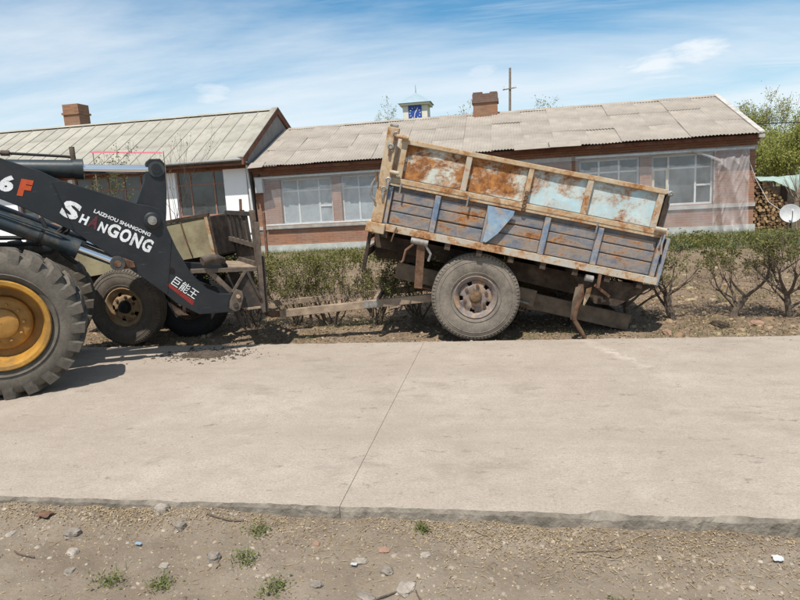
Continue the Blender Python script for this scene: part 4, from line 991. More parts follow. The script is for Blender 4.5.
MB().tube([(0.50, NB0 - 0.001, 1.90), (0.62, NB0 - 0.001, 1.45)], 0.006, 6).build('weld_seam', 'boom', bn)
MB().tube([(1.50, NB0 - 0.001, 1.28), (1.40, NB0 - 0.001, 0.73)], 0.006, 6).build('weld_seam', 'boom', bn)
MB().tube([(0.36, 0.57, 1.58), (0.40, 0.545, 1.45), (0.46, 0.54, 1.33), (0.50, 0.56, 1.22), (0.60, 0.62, 1.12)], 0.02, 8).build('hydraulic_hose', 'rubber', ld_, smooth=True)
MB().tube([(-0.4, 0.41, 1.86), (0.1, 0.41, 1.62), (0.5, 0.41, 1.42), (0.58, 0.44, 1.36)], 0.011, 8).build('hydraulic_pipe', 'cyl_worn', lcyl, smooth=True)
for (s_, z_) in ((-0.1, 1.655), (0.35, 1.42)):
    MB().tube([(s_ - 0.012, 0.5, z_), (s_ + 0.012, 0.5, z_ - 0.012)], 0.09, 20).build('clamp_band', 'boom', lcyl, smooth=True)
# fork carriage on the boom tips
fk = MB().prism([(2.223, 0.887), (2.061, 0.66), (2.03, 0.49), (2.36, 0.46), (2.36, 0.60)], NB0 + 0.012, NB0 + 0.034).build('fork_carriage', 'forkdark', ld_, bevel=0.004)
MB().prism([(2.223, 0.887), (2.061, 0.66), (2.03, 0.49), (2.36, 0.46), (2.36, 0.60)], 2 * CL - NB0 - 0.034, 2 * CL - NB0 - 0.012).build('side_plate', 'forkdark', fk, bevel=0.004)
MB().bar((2.225, NB0 - 0.004, 0.89), (2.06, NB0 - 0.004, 0.66), 0.03, 0.03, (1, 0, 0)).build('plate_edge', 'forkmetal', fk, bevel=0.003)
MB().bar((2.235, NB0 + 0.0, 0.88), (2.355, NB0 + 0.0, 0.56), 0.03, 0.03, (1, 0, 0)).build('plate_edge', 'forkdark', fk, bevel=0.003)
MB().box(2.2, 2.345, NB0 - 0.02, NB0 + 0.06, 0.455, 0.475).build('foot_plate', 'beam', fk)
pq = MB().prism([(2.062, 0.66), (2.10, 0.70), (2.16, 0.67), (2.165, 0.60), (2.115, 0.47), (2.06, 0.455), (2.005, 0.50), (2.02, 0.58)], NB0 - 0.05, NB0 - 0.028).build('pin_plate', 'forkmetal', fk, bevel=0.004)
MB().lathe([(0.022, 0), (0.022, -0.02), (0.002, -0.02)], (2.108, NB0 - 0.05, 0.62), 12).build('pin', 'beam', fk)
MB().lathe([(0.028, 0), (0.024, -0.012), (0.002, -0.012)], (2.075, NB0 - 0.05, 0.53), 12).build('pin', 'forkdark', fk)
for y in (0.625, 2 * CL - 0.625):
    MB().bar((2.395, y, 1.40), (2.378, y, 0.40), 0.075, 0.05, (1, 0, 0)).build('upright', 'forkmetal', fk, bevel=0.004)
    MB().bar((2.437, y + 0.02, 1.02), (2.425, y + 0.02, 0.39), 0.05, 0.03, (1, 0, 0)).build('upright', 'forkdark', fk, bevel=0.003)
    MB().bar((1.66, y + 0.02, 0.93), (2.35, y + 0.02, 0.885), 0.07, 0.045).build('top_rail', 'forkmetal', fk, bevel=0.004)
    MB().bar((1.84, y + 0.02, 0.93), (2.06, y + 0.02, 0.66), 0.05, 0.05, (1, 0, 0)).build('diagonal_strut', 'forkmetal', fk, bevel=0.004)
MB().tube([(1.78, 0.57, 1.03), (1.86, 0.60, 1.045), (1.95, 0.66, 1.03), (2.02, 0.75, 1.0), (2.05, 1.1, 0.99), (2.0, 1.4, 1.0)], [0.045, 0.055, 0.052, 0.03, 0.03, 0.03], 12).build('rolled_bar', 'forkmetal', fk, smooth=True)
for (a_, b_, h_, m_) in (((2.362, 0.70, 1.49), (2.21, 1.50, 1.515), 0.045, 'forkdark'), ((2.385, 0.70, 1.14), (2.225, 1.50, 1.20), 0.05, 'forkmetal'), ((2.385, 0.66, 0.93), (2.30, 1.38, 0.95), 0.05, 'forkmetal'), ((2.38, 0.66, 0.47), (2.38, 1.34, 0.47), 0.06, 'forkmetal')):
    MB().bar(a_, b_, 0.04, h_).build('cross_bar', m_, fk)
for k in range(6):
    t = (k + 0.15) / 5.4
    p0 = Vector((2.362, 0.70, 1.50)).lerp(Vector((2.21, 1.50, 1.52)), t); p1 = Vector((2.39, 0.70, 1.10)).lerp(Vector((2.24, 1.50, 1.12)), t)
    MB().bar(p0, p1, 0.085, 0.02, (1, 0, 0)).build('grate_slat', 'forkdark', fk)
MB().bar((2.372, 0.695, 1.53), (2.392, 0.695, 0.92), 0.05, 0.06, (1, 0, 0)).build('grate_post', 'forkmetal', fk, bevel=0.003)
MB().add([(2.39, 0.72, 1.11), (2.25, 1.50, 1.16), (2.29, 1.50, 0.94), (2.40, 0.72, 0.94)], [(0, 1, 2, 3)]).build('back_sheet', 'forkdark', fk)
MB().add([(2.37, 0.66, 0.905), (2.06, 0.72, 0.935), (2.10, 1.36, 0.95), (2.33, 1.36, 0.92), (2.37, 0.66, 0.89), (2.06, 0.72, 0.92), (2.10, 1.36, 0.935), (2.33, 1.36, 0.905)], [(0, 3, 2, 1), (4, 5, 6, 7), (0, 1, 5, 4), (1, 2, 6, 5), (2, 3, 7, 6), (3, 0, 4, 7)]).build('shelf_plate', 'beam', fk)
for k in range(4):                                                   # teeth that hang below the carriage
    y = 0.66 + 0.13 * k
    MB().tube([(2.10 + 0.05 * (k % 2), y, 0.50), (2.12, y, 0.36), (2.16, y, 0.24), (2.20, y, 0.18)], [0.016, 0.016, 0.012, 0.006], 7).build('tine', 'forkdark', fk)
MB().tube([(2.31, 1.0, 1.66), (2.30, 1.0, 1.45)], 0.016, 8).build('marker_rod', 'rust', fk)
MB().bar((1.36, CL, 1.0), (2.3, CL, 0.86), 0.07, 0.09).build('tilt_link', 'boom', ld_, bevel=0.008)

# ------------------------------------------------------------------ tilted blue trailer
tr = thing('farm_trailer', 'rusty light blue farm trailer tipped nose-up with its wheel off the road', 'trailer', (-1.40, 6.50, 0), math.radians(5))
TILT = Matrix.Translation((0, 0, 1.14)) @ Matrix.Rotation(math.radians(14.2), 4, 'Y')
BW = 1.75
def T(): return MB(TILT)
def tb(name, mat, x0, x1, y0, y1, z0, z1, par=None, bev=0.004):
    return T().box(x0, x1, y0, y1, z0, z1).build(name, mat, par or tr, bevel=bev)
stiles = [0.10, 0.61, 1.17, 1.785, 2.345, 2.975]
for side in (0, 1):
    def Y(a, b): return (a, b) if side == 0 else (BW - b, BW - a)
    lower = T().box(0.06, 3.02, *Y(0.055, 0.07), 0.20, 0.615).build('lower_side', 'blue', tr)
    for i in range(5):
        xa, xb = stiles[i] + 0.032, stiles[i + 1] - 0.032
        for j, (za, zb) in enumerate(((0.208, 0.338), (0.350, 0.452), (0.464, 0.566))):
            dz = rnd.uniform(-0.003, 0.003); dy = rnd.uniform(-0.004, 0.004)
            T().box(xa, xb, *Y(0.028 + dy, 0.054), za + dz, zb + dz).build('board', 'blue', lower, bevel=0.007)
    for i, x in enumerate(stiles):
        hw = 0.030 if i not in (0, 5) else 0.024
        T().box(x - hw, x + hw, *Y(-0.004, 0.054), 0.205, 0.60).build('stile', 'blue2', lower, bevel=0.005)
    tb('bottom_rail', 'rail_pale', -0.02, 3.04, *Y(-0.012, 0.06), 0.125, 0.203)
    T().box(0.06, 3.02, *Y(-0.008, 0.052), 0.612, 0.636).build('lower_side_lip', 'rail_rust', lower)
    upper = T().box(0.13, 2.90, *Y(0.045, 0.056), 0.69, 1.06).build('upper_side', 'lightblue', tr)
    pcol = ['lightrust', 'lightrust', 'lightblue', 'lightblue']
    ud = [0.16, 0.85, 1.505, 2.125, 2.855]
    for i in range(4):
        xa, xb = ud[i] + 0.03, ud[i + 1] - 0.03
        # a dented pressed panel
        n1, n2 = 14, 6; vs_, fs_ = [], []
        for j in range(n2 + 1):
            for k in range(n1 + 1):
                x = xa + (xb - xa) * k / n1; z = 0.706 + (1.055 - 0.706) * j / n2
                e = 0.0 if k in (0, n1) or j in (0, n2) else 0.010 * mnoise.noise((x * 3, z * 4, side * 5.0)) + 0.004 * mnoise.noise((x * 9, z * 9, 2))
                y = 0.036 + e; vs_.append((x, y if side == 0 else BW - y, z))
        for j in range(n2):
            for k in range(n1):
                a = j * (n1 + 1) + k; fs_.append((a, a + 1, a + n1 + 2, a + n1 + 1) if side == 0 else (a, a + n1 + 1, a + n1 + 2, a + 1))
        T().add(vs_, fs_).build('panel', pcol[i], upper, smooth=True)
    for i, x in enumerate(ud):
        m_ = ['rail_rust', 'rail_pale', 'rail_rust', 'rail_pale', 'rail_pale'][i]
        hw = 0.03 if i != 2 else 0.026
        T().box(x - hw, x + hw, *Y(-0.006, 0.044), 0.697, 1.06).build('stile', m_, upper, bevel=0.005)
    T().box(0.12, 2.90, *Y(-0.012, 0.055), 1.055, 1.105).build('top_rail', 'rail_rust', upper, bevel=0.006)
    T().box(0.06, 3.02, *Y(-0.014, 0.06), 0.640, 0.696).build('mid_rail', 'rail_rust', upper, bevel=0.006)
    # hinge pins and latches
    for (x, z) in ((0.20, 0.60), (0.92, 0.605), (2.29, 0.60), (2.955, 0.60)):
        T().tube([(x, Y(-0.03, 0)[0] if side == 0 else BW + 0.03, z - 0.06), (x, Y(-0.03, 0)[0] if side == 0 else BW + 0.03, z + 0.05)], 0.010, 7).build('latch_pin', 'galv', lower)
    for k in range(5):                                               # short chain on the middle stile
        z = 0.80 - k * 0.042
        T().lathe([(0.017, -0.006), (0.026, 0.0), (0.017, 0.006), (0.010, 0.0)], (1.505, (-0.018 if side == 0 else BW + 0.018), z), 10, closed=True).build('chain_link', 'rust', upper)
    fp = T().box(-0.045, 0.075, *Y(-0.03, 0.07), 0.20, 1.20).build('corner_post', 'rail_rust', tr, bevel=0.008)
    T().box(-0.09, 0.115, *Y(-0.036, 0.078), 0.085, 0.198).build('post_foot', 'rail_rust', fp, bevel=0.01)
    T().box(-0.03, 0.055, *Y(-0.02, 0.05), 1.20, 1.235).build('post_cap', 'galv', fp, bevel=0.01)
    for (z, x1) in ((1.115, 0.19), (0.745, 0.155)):                  # hinge straps
        yy = -0.045 if side == 0 else BW + 0.045
        T().tube([(0.06, yy, z), (x1, yy, z)], 0.022, 10).build('hinge_barrel', 'rail_rust', fp)
    yy = -0.05 if side == 0 else BW + 0.05
    for (z, dx) in ((1.13, 0.05), (1.00, 0.02), (0.66, 0.06), (0.56, 0.03)):
        T().lathe([(0.02, -0.008), (0.034, 0), (0.02, 0.008), (0.012, 0)], (dx, yy, z), 12, closed=True).build('shackle', 'galv', fp)
        T().box(dx - 0.012, dx + 0.012, yy - 0.008, yy + 0.008, z - 0.10, z - 0.02).build('latch_bar', 'galv' if z < 0.8 else 'rust', fp)
    T().tube([(-0.07, yy, 0.66), (-0.10, yy - 0.01, 0.58), (-0.09, yy, 0.47), (-0.04, yy, 0.42)], 0.013, 8).build('hook', 'galv', fp, smooth=True)
    T().tube([(-0.08, yy, 0.72), (-0.06, yy, 0.62)], 0.018, 8).build('handle', 'rust', fp, smooth=True)
    rp = T().box(3.022, 3.06, *Y(-0.01, 0.06), 0.12, 0.625).build('rear_post', 'blue2', tr, bevel=0.006)
    T().box(2.905, 2.945, *Y(0.0, 0.06), 0.697, 1.07).build('upper_post', 'darkframe', rp, bevel=0.006)
    T().tube([(2.86, yy, 0.70), (2.98, yy, 0.70)], 0.022, 9).build('hinge_barrel', 'rail_pale', rp)
    T().lathe([(0.015, -0.008), (0.03, 0), (0.015, 0.008), (0.008, 0)], (2.925, yy, 1.07), 12, closed=True).build('shackle', 'galv', rp)
    T().tube([(2.98, yy, 0.66), (2.97, yy, 0.55), (2.99, yy, 0.45)], 0.010, 7).build('latch_bar', 'blue2', rp)
# blue gusset bracket folded over the middle rail
T().prism([(1.135, 0.60), (1.425, 0.595), (1.42, 0.545), (1.30, 0.33), (1.20, 0.215), (1.16, 0.22), (1.175, 0.42)], -0.028, -0.017).build('gusset', 'flap_blue', tr, bevel=0.003)
# headboard, tailboard and floor
tb('headboard', 'rail_rust', -0.03, 0.02, 0.08, BW - 0.08, 0.20, 1.06)
tb('tailboard', 'blue', 2.95, 2.985, 0.075, BW - 0.075, 0.19, 0.98)
tb('floor', 'rust', 0.0, 3.02, 0.065, BW - 0.065, 0.14, 0.185)
for k in range(9):
    x = 0.12 + k * 0.345
    tb('cross_member', 'darkframe', x - 0.03, x + 0.03, 0.01, BW - 0.01, 0.055, 0.123, bev=0)
for y in (0.36, BW - 0.44):
    T().prism([(-0.02, 0.05), (2.98, 0.05), (2.72, -0.16), (2.45, -0.185), (0.0, -0.10)], y, y + 0.08).build('sub_frame_rail', 'darkframe', tr)
tb('front_skirt', 'darkframe', -0.06, -0.02, 0.05, 0.10, -0.34, 0.12)
tb('front_skirt', 'darkframe', -0.06, -0.02, BW - 0.07, BW - 0.02, -0.42, 0.12)
tb('front_skirt_bar', 'darkframe', -0.055, -0.025, 0.07, BW - 0.07, -0.20, -0.10)
tb('front_skirt_bar', 'darkframe', -0.055, -0.025, 0.07, BW - 0.07, 0.0, 0.05)
tb('tool_tray', 'darkframe', 0.0, 0.55, 0.5, BW - 0.3, -0.22, -0.12)
# tail bolster: the sloped underside seen past the last cross member
T().prism([(2.2, 0.04), (3.06, 0.10), (2.74, -0.19), (2.50, -0.21)], 0.12, 0.19).build('tail_bolster', 'darkframe', tr)
T().prism([(2.2, 0.04), (3.06, 0.10), (2.74, -0.19), (2.50, -0.21)], BW - 0.19, BW - 0.12).build('tail_bolster', 'darkframe', tr)
# chassis, axle, drawbar
CH = Matrix.Translation((1.09, 0, 0.56)) @ Matrix.Rotation(math.radians(15.6), 4, 'Y')
for y in (0.36, BW - 0.44):
    MB(CH).box(-0.9, 1.80, y, y + 0.075, -0.135, 0.05).build('chassis_rail', 'chassis', tr, bevel=0.006)
for x in (-0.8, 0.45, 1.1, 1.72): MB(CH).box(x, x + 0.08, 0.436, BW - 0.441, -0.11, 0.02).build('chassis_cross', 'chassis', tr)
MB(CH).box(0.50, 0.70, 0.30, 0.355, -0.10, 0.09).build('spring_bracket', 'chassis', tr, bevel=0.006)
MB(CH).tube([(0.5, 0.28, -0.06), (0.64, 0.28, -0.07)], 0.014, 7).build('shackle_pin', 'galv', tr)
for y in (0.33, BW - 0.39):
    for k in range(5): MB(CH).bar((-0.62 + k * 0.1, y + 0.03, -0.17 - 0.02 * k), (0.62 - k * 0.1, y + 0.03, -0.17 - 0.02 * k), 0.06, 0.014).build('spring_leaf', 'rust', tr)
MB().tube([(1.09, 0.16, 0.452), (1.09, BW - 0.16, 0.452)], 0.055, 14).build('axle', 'darkframe', tr, smooth=True)
road_wheel(tr, (1.09, 0.185, 0.452), 0.478, 0.235, 0.25, 'rim', 'tyre_dusty', -1)
road_wheel(tr, (1.09, BW - 0.185, 0.452), 0.478, 0.235, 0.25, 'rim', 'tyre_dusty', 1)
MB().bar((0.95, 0.40, 0.44), (-1.22, 0.50, 0.285), 0.07, 0.09).build('drawbar', 'beam', tr, bevel=0.006)
MB().bar((0.95, BW - 0.55, 0.44), (-1.36, BW - 0.95, 0.365), 0.07, 0.07).build('drawbar', 'beam', tr, bevel=0.006)
MB().bar((-0.05, 0.455, 0.41), (-0.05, 1.02, 0.415), 0.06, 0.05).build('drawbar_brace', 'beam', tr)
MB().box(-0.19, -0.02, 0.405, 0.413, 0.325, 0.41).build('drawbar_patch', 'galv', tr, bevel=0.003)
MB().bar((-0.12, 0.45, 0.34), (-0.125, 0.45, 0.22), 0.025, 0.035, (1, 0, 0)).build('drawbar_prop', 'darkframe', tr)
MB().bar((-0.85, 0.48, 0.28), (-0.855, 0.49, 0.16), 0.02, 0.03, (1, 0, 0)).build('drawbar_prop', 'darkframe', tr)
MB().tube([(-1.22, 0.50, 0.285), (-1.34, 0.52, 0.28), (-1.42, 0.6, 0.28)], [0.04, 0.04, 0.03], 9).build('towing_eye', 'rust', tr)
# front lock with its lever
lk = T().tube([(0.415, -0.03, 0.085), (0.60, -0.03, 0.085)], 0.034, 12).build('lock_roller', 'galv', tr, smooth=True)
T().tube([(0.45, -0.04, 0.05), (0.38, -0.04, -0.03), (0.375, -0.04, -0.14), (0.355, -0.04, -0.17)], 0.013, 8).build('lock_lever', 'rust', lk, smooth=True)
T().bar((0.53, -0.01, 0.06), (0.59, 0.05, -0.42), 0.09, 0.035, (0, 1, 0)).build('prop_strut', 'rust', lk, bevel=0.004)
T().tube([(0.57, -0.03, 0.07), (0.65, -0.03, -0.02), (0.64, -0.03, -0.10)], 0.014, 8).build('lock_hook', 'galv', lk, smooth=True)
T().tube([(0.24, -0.03, 0.19), (0.22, -0.04, 0.10), (0.21, -0.04, 0.03)], 0.008, 6).build('wire_hook', 'rust', lk, smooth=True)
# rear lock, torn cover and the leg that stands on the ground
lk2 = T().tube([(2.30, -0.03, 0.06), (2.38, -0.03, 0.06)], 0.035, 12).build('lock_roller', 'galv', tr, smooth=True)
T().bar((2.44, -0.035, 0.12), (2.45, -0.03, -0.02), 0.03, 0.03, (0, 1, 0)).build('lock_hook', 'rust', lk2)
T().bar((2.42, -0.02, 0.0), (2.62, 0.08, -0.10), 0.02, 0.03).build('lock_lever', 'rust', lk2)
leg = MB().tube([(2.22, 0.08, 0.55), (2.225, 0.08, 0.42), (2.17, 0.08, 0.30), (2.14, 0.08, 0.17), (2.20, 0.09, 0.06), (2.27, 0.10, -0.06)], [0.03, 0.035, 0.03, 0.028, 0.026, 0.022], 9).build('hanging_hinge', 'rust', tr, smooth=True)
MB().add([(2.16, 0.06, 0.52), (2.23, 0.05, 0.545), (2.245, 0.06, 0.42), (2.17, 0.07, 0.31), (2.12, 0.075, 0.16), (2.10, 0.06, 0.17), (2.12, 0.05, 0.36)], [(0, 6, 5, 4, 3, 2, 1)]).build('torn_flap', 'chassis', leg)
MB().add([(2.27, 0.05, 0.50), (2.33, 0.05, 0.52), (2.31, 0.06, 0.42), (2.25, 0.07, 0.31), (2.235, 0.06, 0.33)], [(0, 4, 3, 2, 1)]).build('torn_flap', 'rail_rust', leg)

# ------------------------------------------------------------------ beige cart behind the loader boom
ca = thing('farm_cart', 'old beige box cart with rusty tan wheel rim parked behind the loader boom', 'cart', (-4.60, 6.72, 0), 0.0)
road_wheel(ca, (-0.02, 0.14, 0.435), 0.47, 0.24, 0.24, 'tanrim', 'tyre_old', -1, 'rubber', 5, 6, 0.07)
road_wheel(ca, (0.64, 0.50, 0.425), 0.47, 0.24, 0.24, 'darkframe', 'rubber', -1, 'rubber', 5, 6, 0.07)
MB().tube([(-0.02, 0.2, 0.435), (0.62, 1.2, 0.435)], 0.06, 12).build('axle', 'darkframe', ca, smooth=True)
CM = Matrix.Translation((0.05, 0.33, 0.85)) @ Matrix.Rotation(math.radians(-7), 4, 'Y')
MB(CM).box(-1.1, 1.05, 0.10, 0.18, -0.12, 0.0).box(-1.1, 1.05, 1.0, 1.08, -0.12, 0.0).build('chassis_rail', 'darkframe', ca)
MB(CM).box(-1.1, 1.05, 0.181, 0.999, -0.08, -0.02).build('floor', 'darkframe', ca)
MB(CM).box(-1.15, 1.06, 0.05, 0.075, 0.03, 0.50).build('side_panel', 'beige', ca, bevel=0.004)
MB(CM).box(-1.15, 1.06, 1.10, 1.125, 0.03, 0.50).build('side_panel', 'beige', ca, bevel=0.004)
MB(CM).box(-1.15, 1.075, 0.035, 0.085, 0.502, 0.545).build('top_rail', 'darkframe', ca, bevel=0.004)
MB(CM).box(-1.15, 1.075, 1.09, 1.14, 0.502, 0.545).build('top_rail', 'darkframe', ca, bevel=0.004)
MB(CM).box(1.062, 1.09, 0.045, 1.13, 0.02, 0.50).build('end_panel', 'darkframe', ca, bevel=0.004)
MB(CM).box(-1.19, -1.152, 0.045, 1.13, 0.02, 0.50).build('end_panel', 'rust', ca, bevel=0.004)
MB(CM).box(1.02, 1.06, 0.03, 0.049, 0.02, 0.50).build('corner_post', 'rail_rust', ca)
MB(CM).box(-1.15, 1.06, 0.08, 1.09, 0.0, 0.03).build('bed', 'darkframe', ca)
MB().bar((0.9, 0.75, 0.80), (1.2, 0.8, 0.35), 0.08, 0.1).build('drawbar', 'darkframe', ca)
for k in range(4): MB().bar((-0.45 + 0.08 * k, 0.34, 0.66 - 0.018 * k), (0.45 - 0.08 * k, 0.34, 0.66 - 0.018 * k), 0.06, 0.013).build('spring_leaf', 'rust', ca)
MB().tube([(0.15, 0.30, 0.80), (0.4, 0.28, 0.68), (0.75, 0.30, 0.72), (1.0, 0.34, 0.92)], 0.014, 7).build('brake_pipe', 'rubber', ca, smooth=True)
MB().prism([(0.35, 0.86), (0.62, 0.92), (0.55, 0.70), (0.42, 0.68)], 0.36, 0.375).build('hanger_plate', 'rust', ca, bevel=0.003)
MB(CM).tube([(0.7, 0.03, 0.50), (0.72, 0.02, 0.30), (0.75, 0.03, 0.08)], 0.009, 6).build('tie_wire', 'rust', ca)
MB().box(-0.35, 0.55, 1.12, 1.5, 0.05, 0.75).build('shade_box', 'darkframe', ca)  # dark box added to stand in for the shade under the cart

# ------------------------------------------------------------------ vegetation
def grow(p, d, length, rad, depth, rng, tubes, tips, zmax=None, spread=0.6, up=0.15, kids=(2, 3), seg=3, shrink=(0.62, 0.82), drop=None):
    path = [Vector(p)]; rs = [rad]; d = Vector(d).normalized()
    for i in range(seg):
        d = (d + Vector((rng.uniform(-1, 1), rng.uniform(-1, 1), rng.uniform(-0.6, 1))) * 0.22 + Vector((0, 0, up * 0.3))).normalized()
        q = path[-1] + d * (length / seg)
        if zmax and q.z > zmax: q.z = zmax - rng.uniform(0, 0.05)
        path.append(q); rs.append(rad * (1 - 0.45 * (i + 1) / seg))
    tubes.append((path, rs))
    if depth == 0: tips.append(path); return
    for k in range(rng.randint(*kids)):
        t = rng.uniform(0.45, 1.0) if k else 1.0
        i = min(seg - 1, int(t * seg)); b = path[i].lerp(path[i + 1], t * seg - i if i < seg else 1)
        nd = (d + Vector((rng.uniform(-1, 1), rng.uniform(-1, 1), rng.uniform(-0.5, 0.7))) * spread).normalized()
        if drop: nd.z -= drop
        grow(b, nd, length * rng.uniform(*shrink), rs[-1] * rng.uniform(0.65, 0.85), depth - 1, rng, tubes, tips, zmax, spread, up, kids, seg, shrink, drop)
def tubes_mesh(tubes, name, mat, parent, minr=0.002):
    b = MB()
    for path, rs in tubes:
        n = 7 if rs[0] > 0.03 else (5 if rs[0] > 0.008 else 3)
        b.tube(path, [max(minr, r) for r in rs], n, cap=False)
    return b.build(name, mat, parent, smooth=True)
def tip_points(tips, n, jitter, rng):
    out = []
    for _ in range(n):
        p = rng.choice(tips); i = rng.randrange(len(p) - 1); q = p[i].lerp(p[i + 1], rng.random())
        out.append((q.x + rng.gauss(0, jitter), q.y + rng.gauss(0, jitter), q.z + rng.gauss(0, jitter)))
    return out
def hedge_shrub(x, y, label, seed, leaves, stems, low):
    rng = random.Random(seed)
    t = thing('hedge_shrub', label, 'shrub', (x, y, ground_z(x, y)), 0, 'clipped hedge along the far side of the road')
    tubes, tips = [], []
    top = 0.93 + rng.uniform(-0.07, 0.06)
    if low:
        tubes.append(([Vector((0, 0, -0.05)), Vector((0, 0, 0.03))], [0.05, 0.05]))
        for k in range(stems):
            a = 2 * PI * rng.random()
            grow((rng.uniform(-0.05, 0.05), rng.uniform(-0.05, 0.05), -0.03), (math.cos(a) * 0.6, math.sin(a) * 0.45, 1), rng.uniform(0.28, 0.42), 0.014, 3, rng, tubes, tips, top, 0.8, 0.2, (2, 4))
    else:
        lean = rng.uniform(-0.45, 0.45); hgt = rng.uniform(0.16, 0.34)
        trunk = [(0, 0, -0.04), (lean * 0.12, rng.uniform(-0.02, 0.02), hgt * 0.4), (lean * 0.3 + rng.uniform(-0.04, 0.04), rng.uniform(-0.03, 0.03), hgt)]
        r0 = rng.uniform(0.030, 0.048)
        tubes.append(([Vector(p) for p in trunk], [r0 * 1.15, r0 * 0.9, r0 * 0.8]))
        n_ = stems + rng.randint(-1, 2)
        for k in range(n_):
            a = 2 * PI * (k + rng.random() * 0.9) / n_
            grow(trunk[2] if k > 1 else trunk[1], (math.cos(a) * rng.uniform(0.6, 1.2), math.sin(a) * 0.6, rng.uniform(0.35, 0.95)), rng.uniform(0.20, 0.36), r0 * rng.uniform(0.4, 0.6), 4, rng, tubes, tips, top, 0.95, 0.12, (2, 4), shrink=(0.58, 0.82))
    tubes_mesh(tubes, 'stems', 'bark', t, 0.0018)
    # leaves sit in clusters on some of the twig ends, dead twigs between
    live = [p for p in tips if rng.random() < 0.62] or tips
    pts = tip_points(live, leaves, 0.026, rng)
    lo = 0.40 if low else 0.58
    P_ = np.array([p for p in pts if p[2] > lo + rng.uniform(-0.14, 0.2)])
    cl_ = [(rng.uniform(-0.5, 0.5), rng.gauss(0, 0.2), top - abs(rng.gauss(0, 0.07))) for _ in range(60)]
    tp_ = []
    for _ in range(int(leaves * 0.55)):
        c = rng.choice(cl_); tp_.append((c[0] + rng.gauss(0, 0.035), c[1] + rng.gauss(0, 0.035), min(top + 0.03, c[2] + rng.gauss(0, 0.03))))
    P_ = np.concatenate([P_, np.array(tp_)]) if len(P_) else np.array(tp_)
    inst('foliage', fast_mesh('foliage', leaf_quads(P_, 0.026, 0.55), 4, 'leaf_hedge'), t)
    return t
HX = [(-5.3, 'behind the beige cart, farther from the blue trailer'), (-4.6, 'behind the beige cart, nearer the blue trailer'), (-3.9, 'behind the loader fork, next to the cart'),
      (-3.3, 'behind the loader fork upright'), (-2.75, 'just past the loader fork, first along the drawbar'), (-2.2, 'in the middle of the gap behind the drawbar'), (-1.65, 'behind the raised front corner of the blue trailer'),
      (-1.1, 'behind the blue trailer, fourth shrub ahead of its wheel axle'), (-0.5, 'behind the blue trailer wheel'), (0.1, 'behind the blue trailer, just after its wheel'), (0.72, 'behind the blue trailer near its hanging hinge'),
      (1.42, 'with a thin trunk under the tail of the blue trailer'), (1.95, 'with forked dark trunk, first clear of the trailer tail'), (2.62, 'with sparse crown between two forked shrubs'), (3.20, 'with thick leaning trunk opposite the firewood'),
      (3.95, 'beyond the thick leaning shrub'), (4.7, 'second beyond the thick leaning shrub'), (5.5, 'third beyond the thick leaning shrub')]
for i, (x, d_) in enumerate(HX):
    low = x < 0.5
    hedge_shrub(x, 7.55 + 0.08 * math.sin(i * 2.1), ('bushy hedge shrub ' if low else 'flat-topped hedge shrub ') + d_, 40 + i, 3600 if low else 3400, 10 if low else 5, low)

def tree(name, label, x, y, h, spread, seed, mat, leaves, size, group, bark='bark', low=0.28, stems=6, jit=1.3, z0=0.0):
    rng = random.Random(seed)
    t = thing(name, label, 'tree', (x, y, z0), 0, group)
    tubes, tips = [], []
    th = h * low
    p0 = Vector((0, 0, -0.2)); pts = [p0]; rs = [h * 0.018]
    for i in range(3): pts.append(pts[-1] + Vector((rng.uniform(-0.1, 0.1), rng.uniform(-0.1, 0.1), th / 3 + 0.07))); rs.append(h * (0.016 - 0.0015 * i))
    tubes.append((pts, rs))
    for k in range(stems):
        a = 2 * PI * (k + rng.random()) / stems; sp_ = spread * rng.uniform(0.4, 1.25)
        b = pts[2].lerp(pts[3], rng.random())
        grow(b, (math.cos(a) * sp_, math.sin(a) * sp_, 1.0), h * rng.uniform(0.22, 0.33), h * 0.009, 4, rng, tubes, tips, None, 0.5, 0.35, (2, 3), 3, (0.6, 0.82))
    tubes_mesh(tubes, 'trunk', bark, t, 0.006)
    P_ = np.array(tip_points(tips, leaves, size * jit, rng))
    inst('crown', fast_mesh('crown', leaf_quads(P_, size, 0.5), 4, mat), t)
    return t
G = 'trees beyond the firewood stack'
tree('willow_tree', 'yellow green willow with feathery crown right behind the firewood', 9.7, 27, 3.9, 0.8, 3, 'leaf_tree', 11000, 0.085, G, low=0.08, stems=9, jit=1.8)
tree('willow_tree', 'bushy yellow green willow beyond the satellite dish', 11.6, 27, 3.9, 0.8, 5, 'leaf_tree', 11000, 0.085, G, low=0.08, stems=9, jit=1.8)
tree('willow_tree', 'low spreading willow whose leaves touch the brick house gable', 10.9, 31, 4.4, 0.85, 15, 'leaf_tree', 10000, 0.09, G, low=0.06, stems=9, jit=1.8)
tree('willow_tree', 'pale willow farther back between the two birches', 13.3, 33, 4.7, 0.8, 16, 'leaf_tree', 10000, 0.09, G, low=0.06, stems=9, jit=1.8)
tree('birch_tree', 'thin birch with wispy top standing above the willows', 13.4, 34, 5.7, 0.30, 8, 'leaf_tree', 3000, 0.09, G, 'bark_pale', low=0.2)
tree('birch_tree', 'tall thin birch with sparse pale top near the roof end', 12.0, 35, 5.5, 0.28, 9, 'leaf_tree', 2600, 0.09, G, 'bark_pale', low=0.2)
tree('broadleaf_tree', 'darker rounded tree low behind the willows', 16.2, 31, 4.6, 0.8, 12, 'leaf_dark', 9000, 0.11, G, low=0.06, stems=8, jit=1.8)
tree('broadleaf_tree', 'broad darker tree filling the gap behind the brush bundle', 17.5, 38, 5.4, 0.8, 13, 'leaf_dark', 9000, 0.12, G, low=0.06, stems=8, jit=1.8)
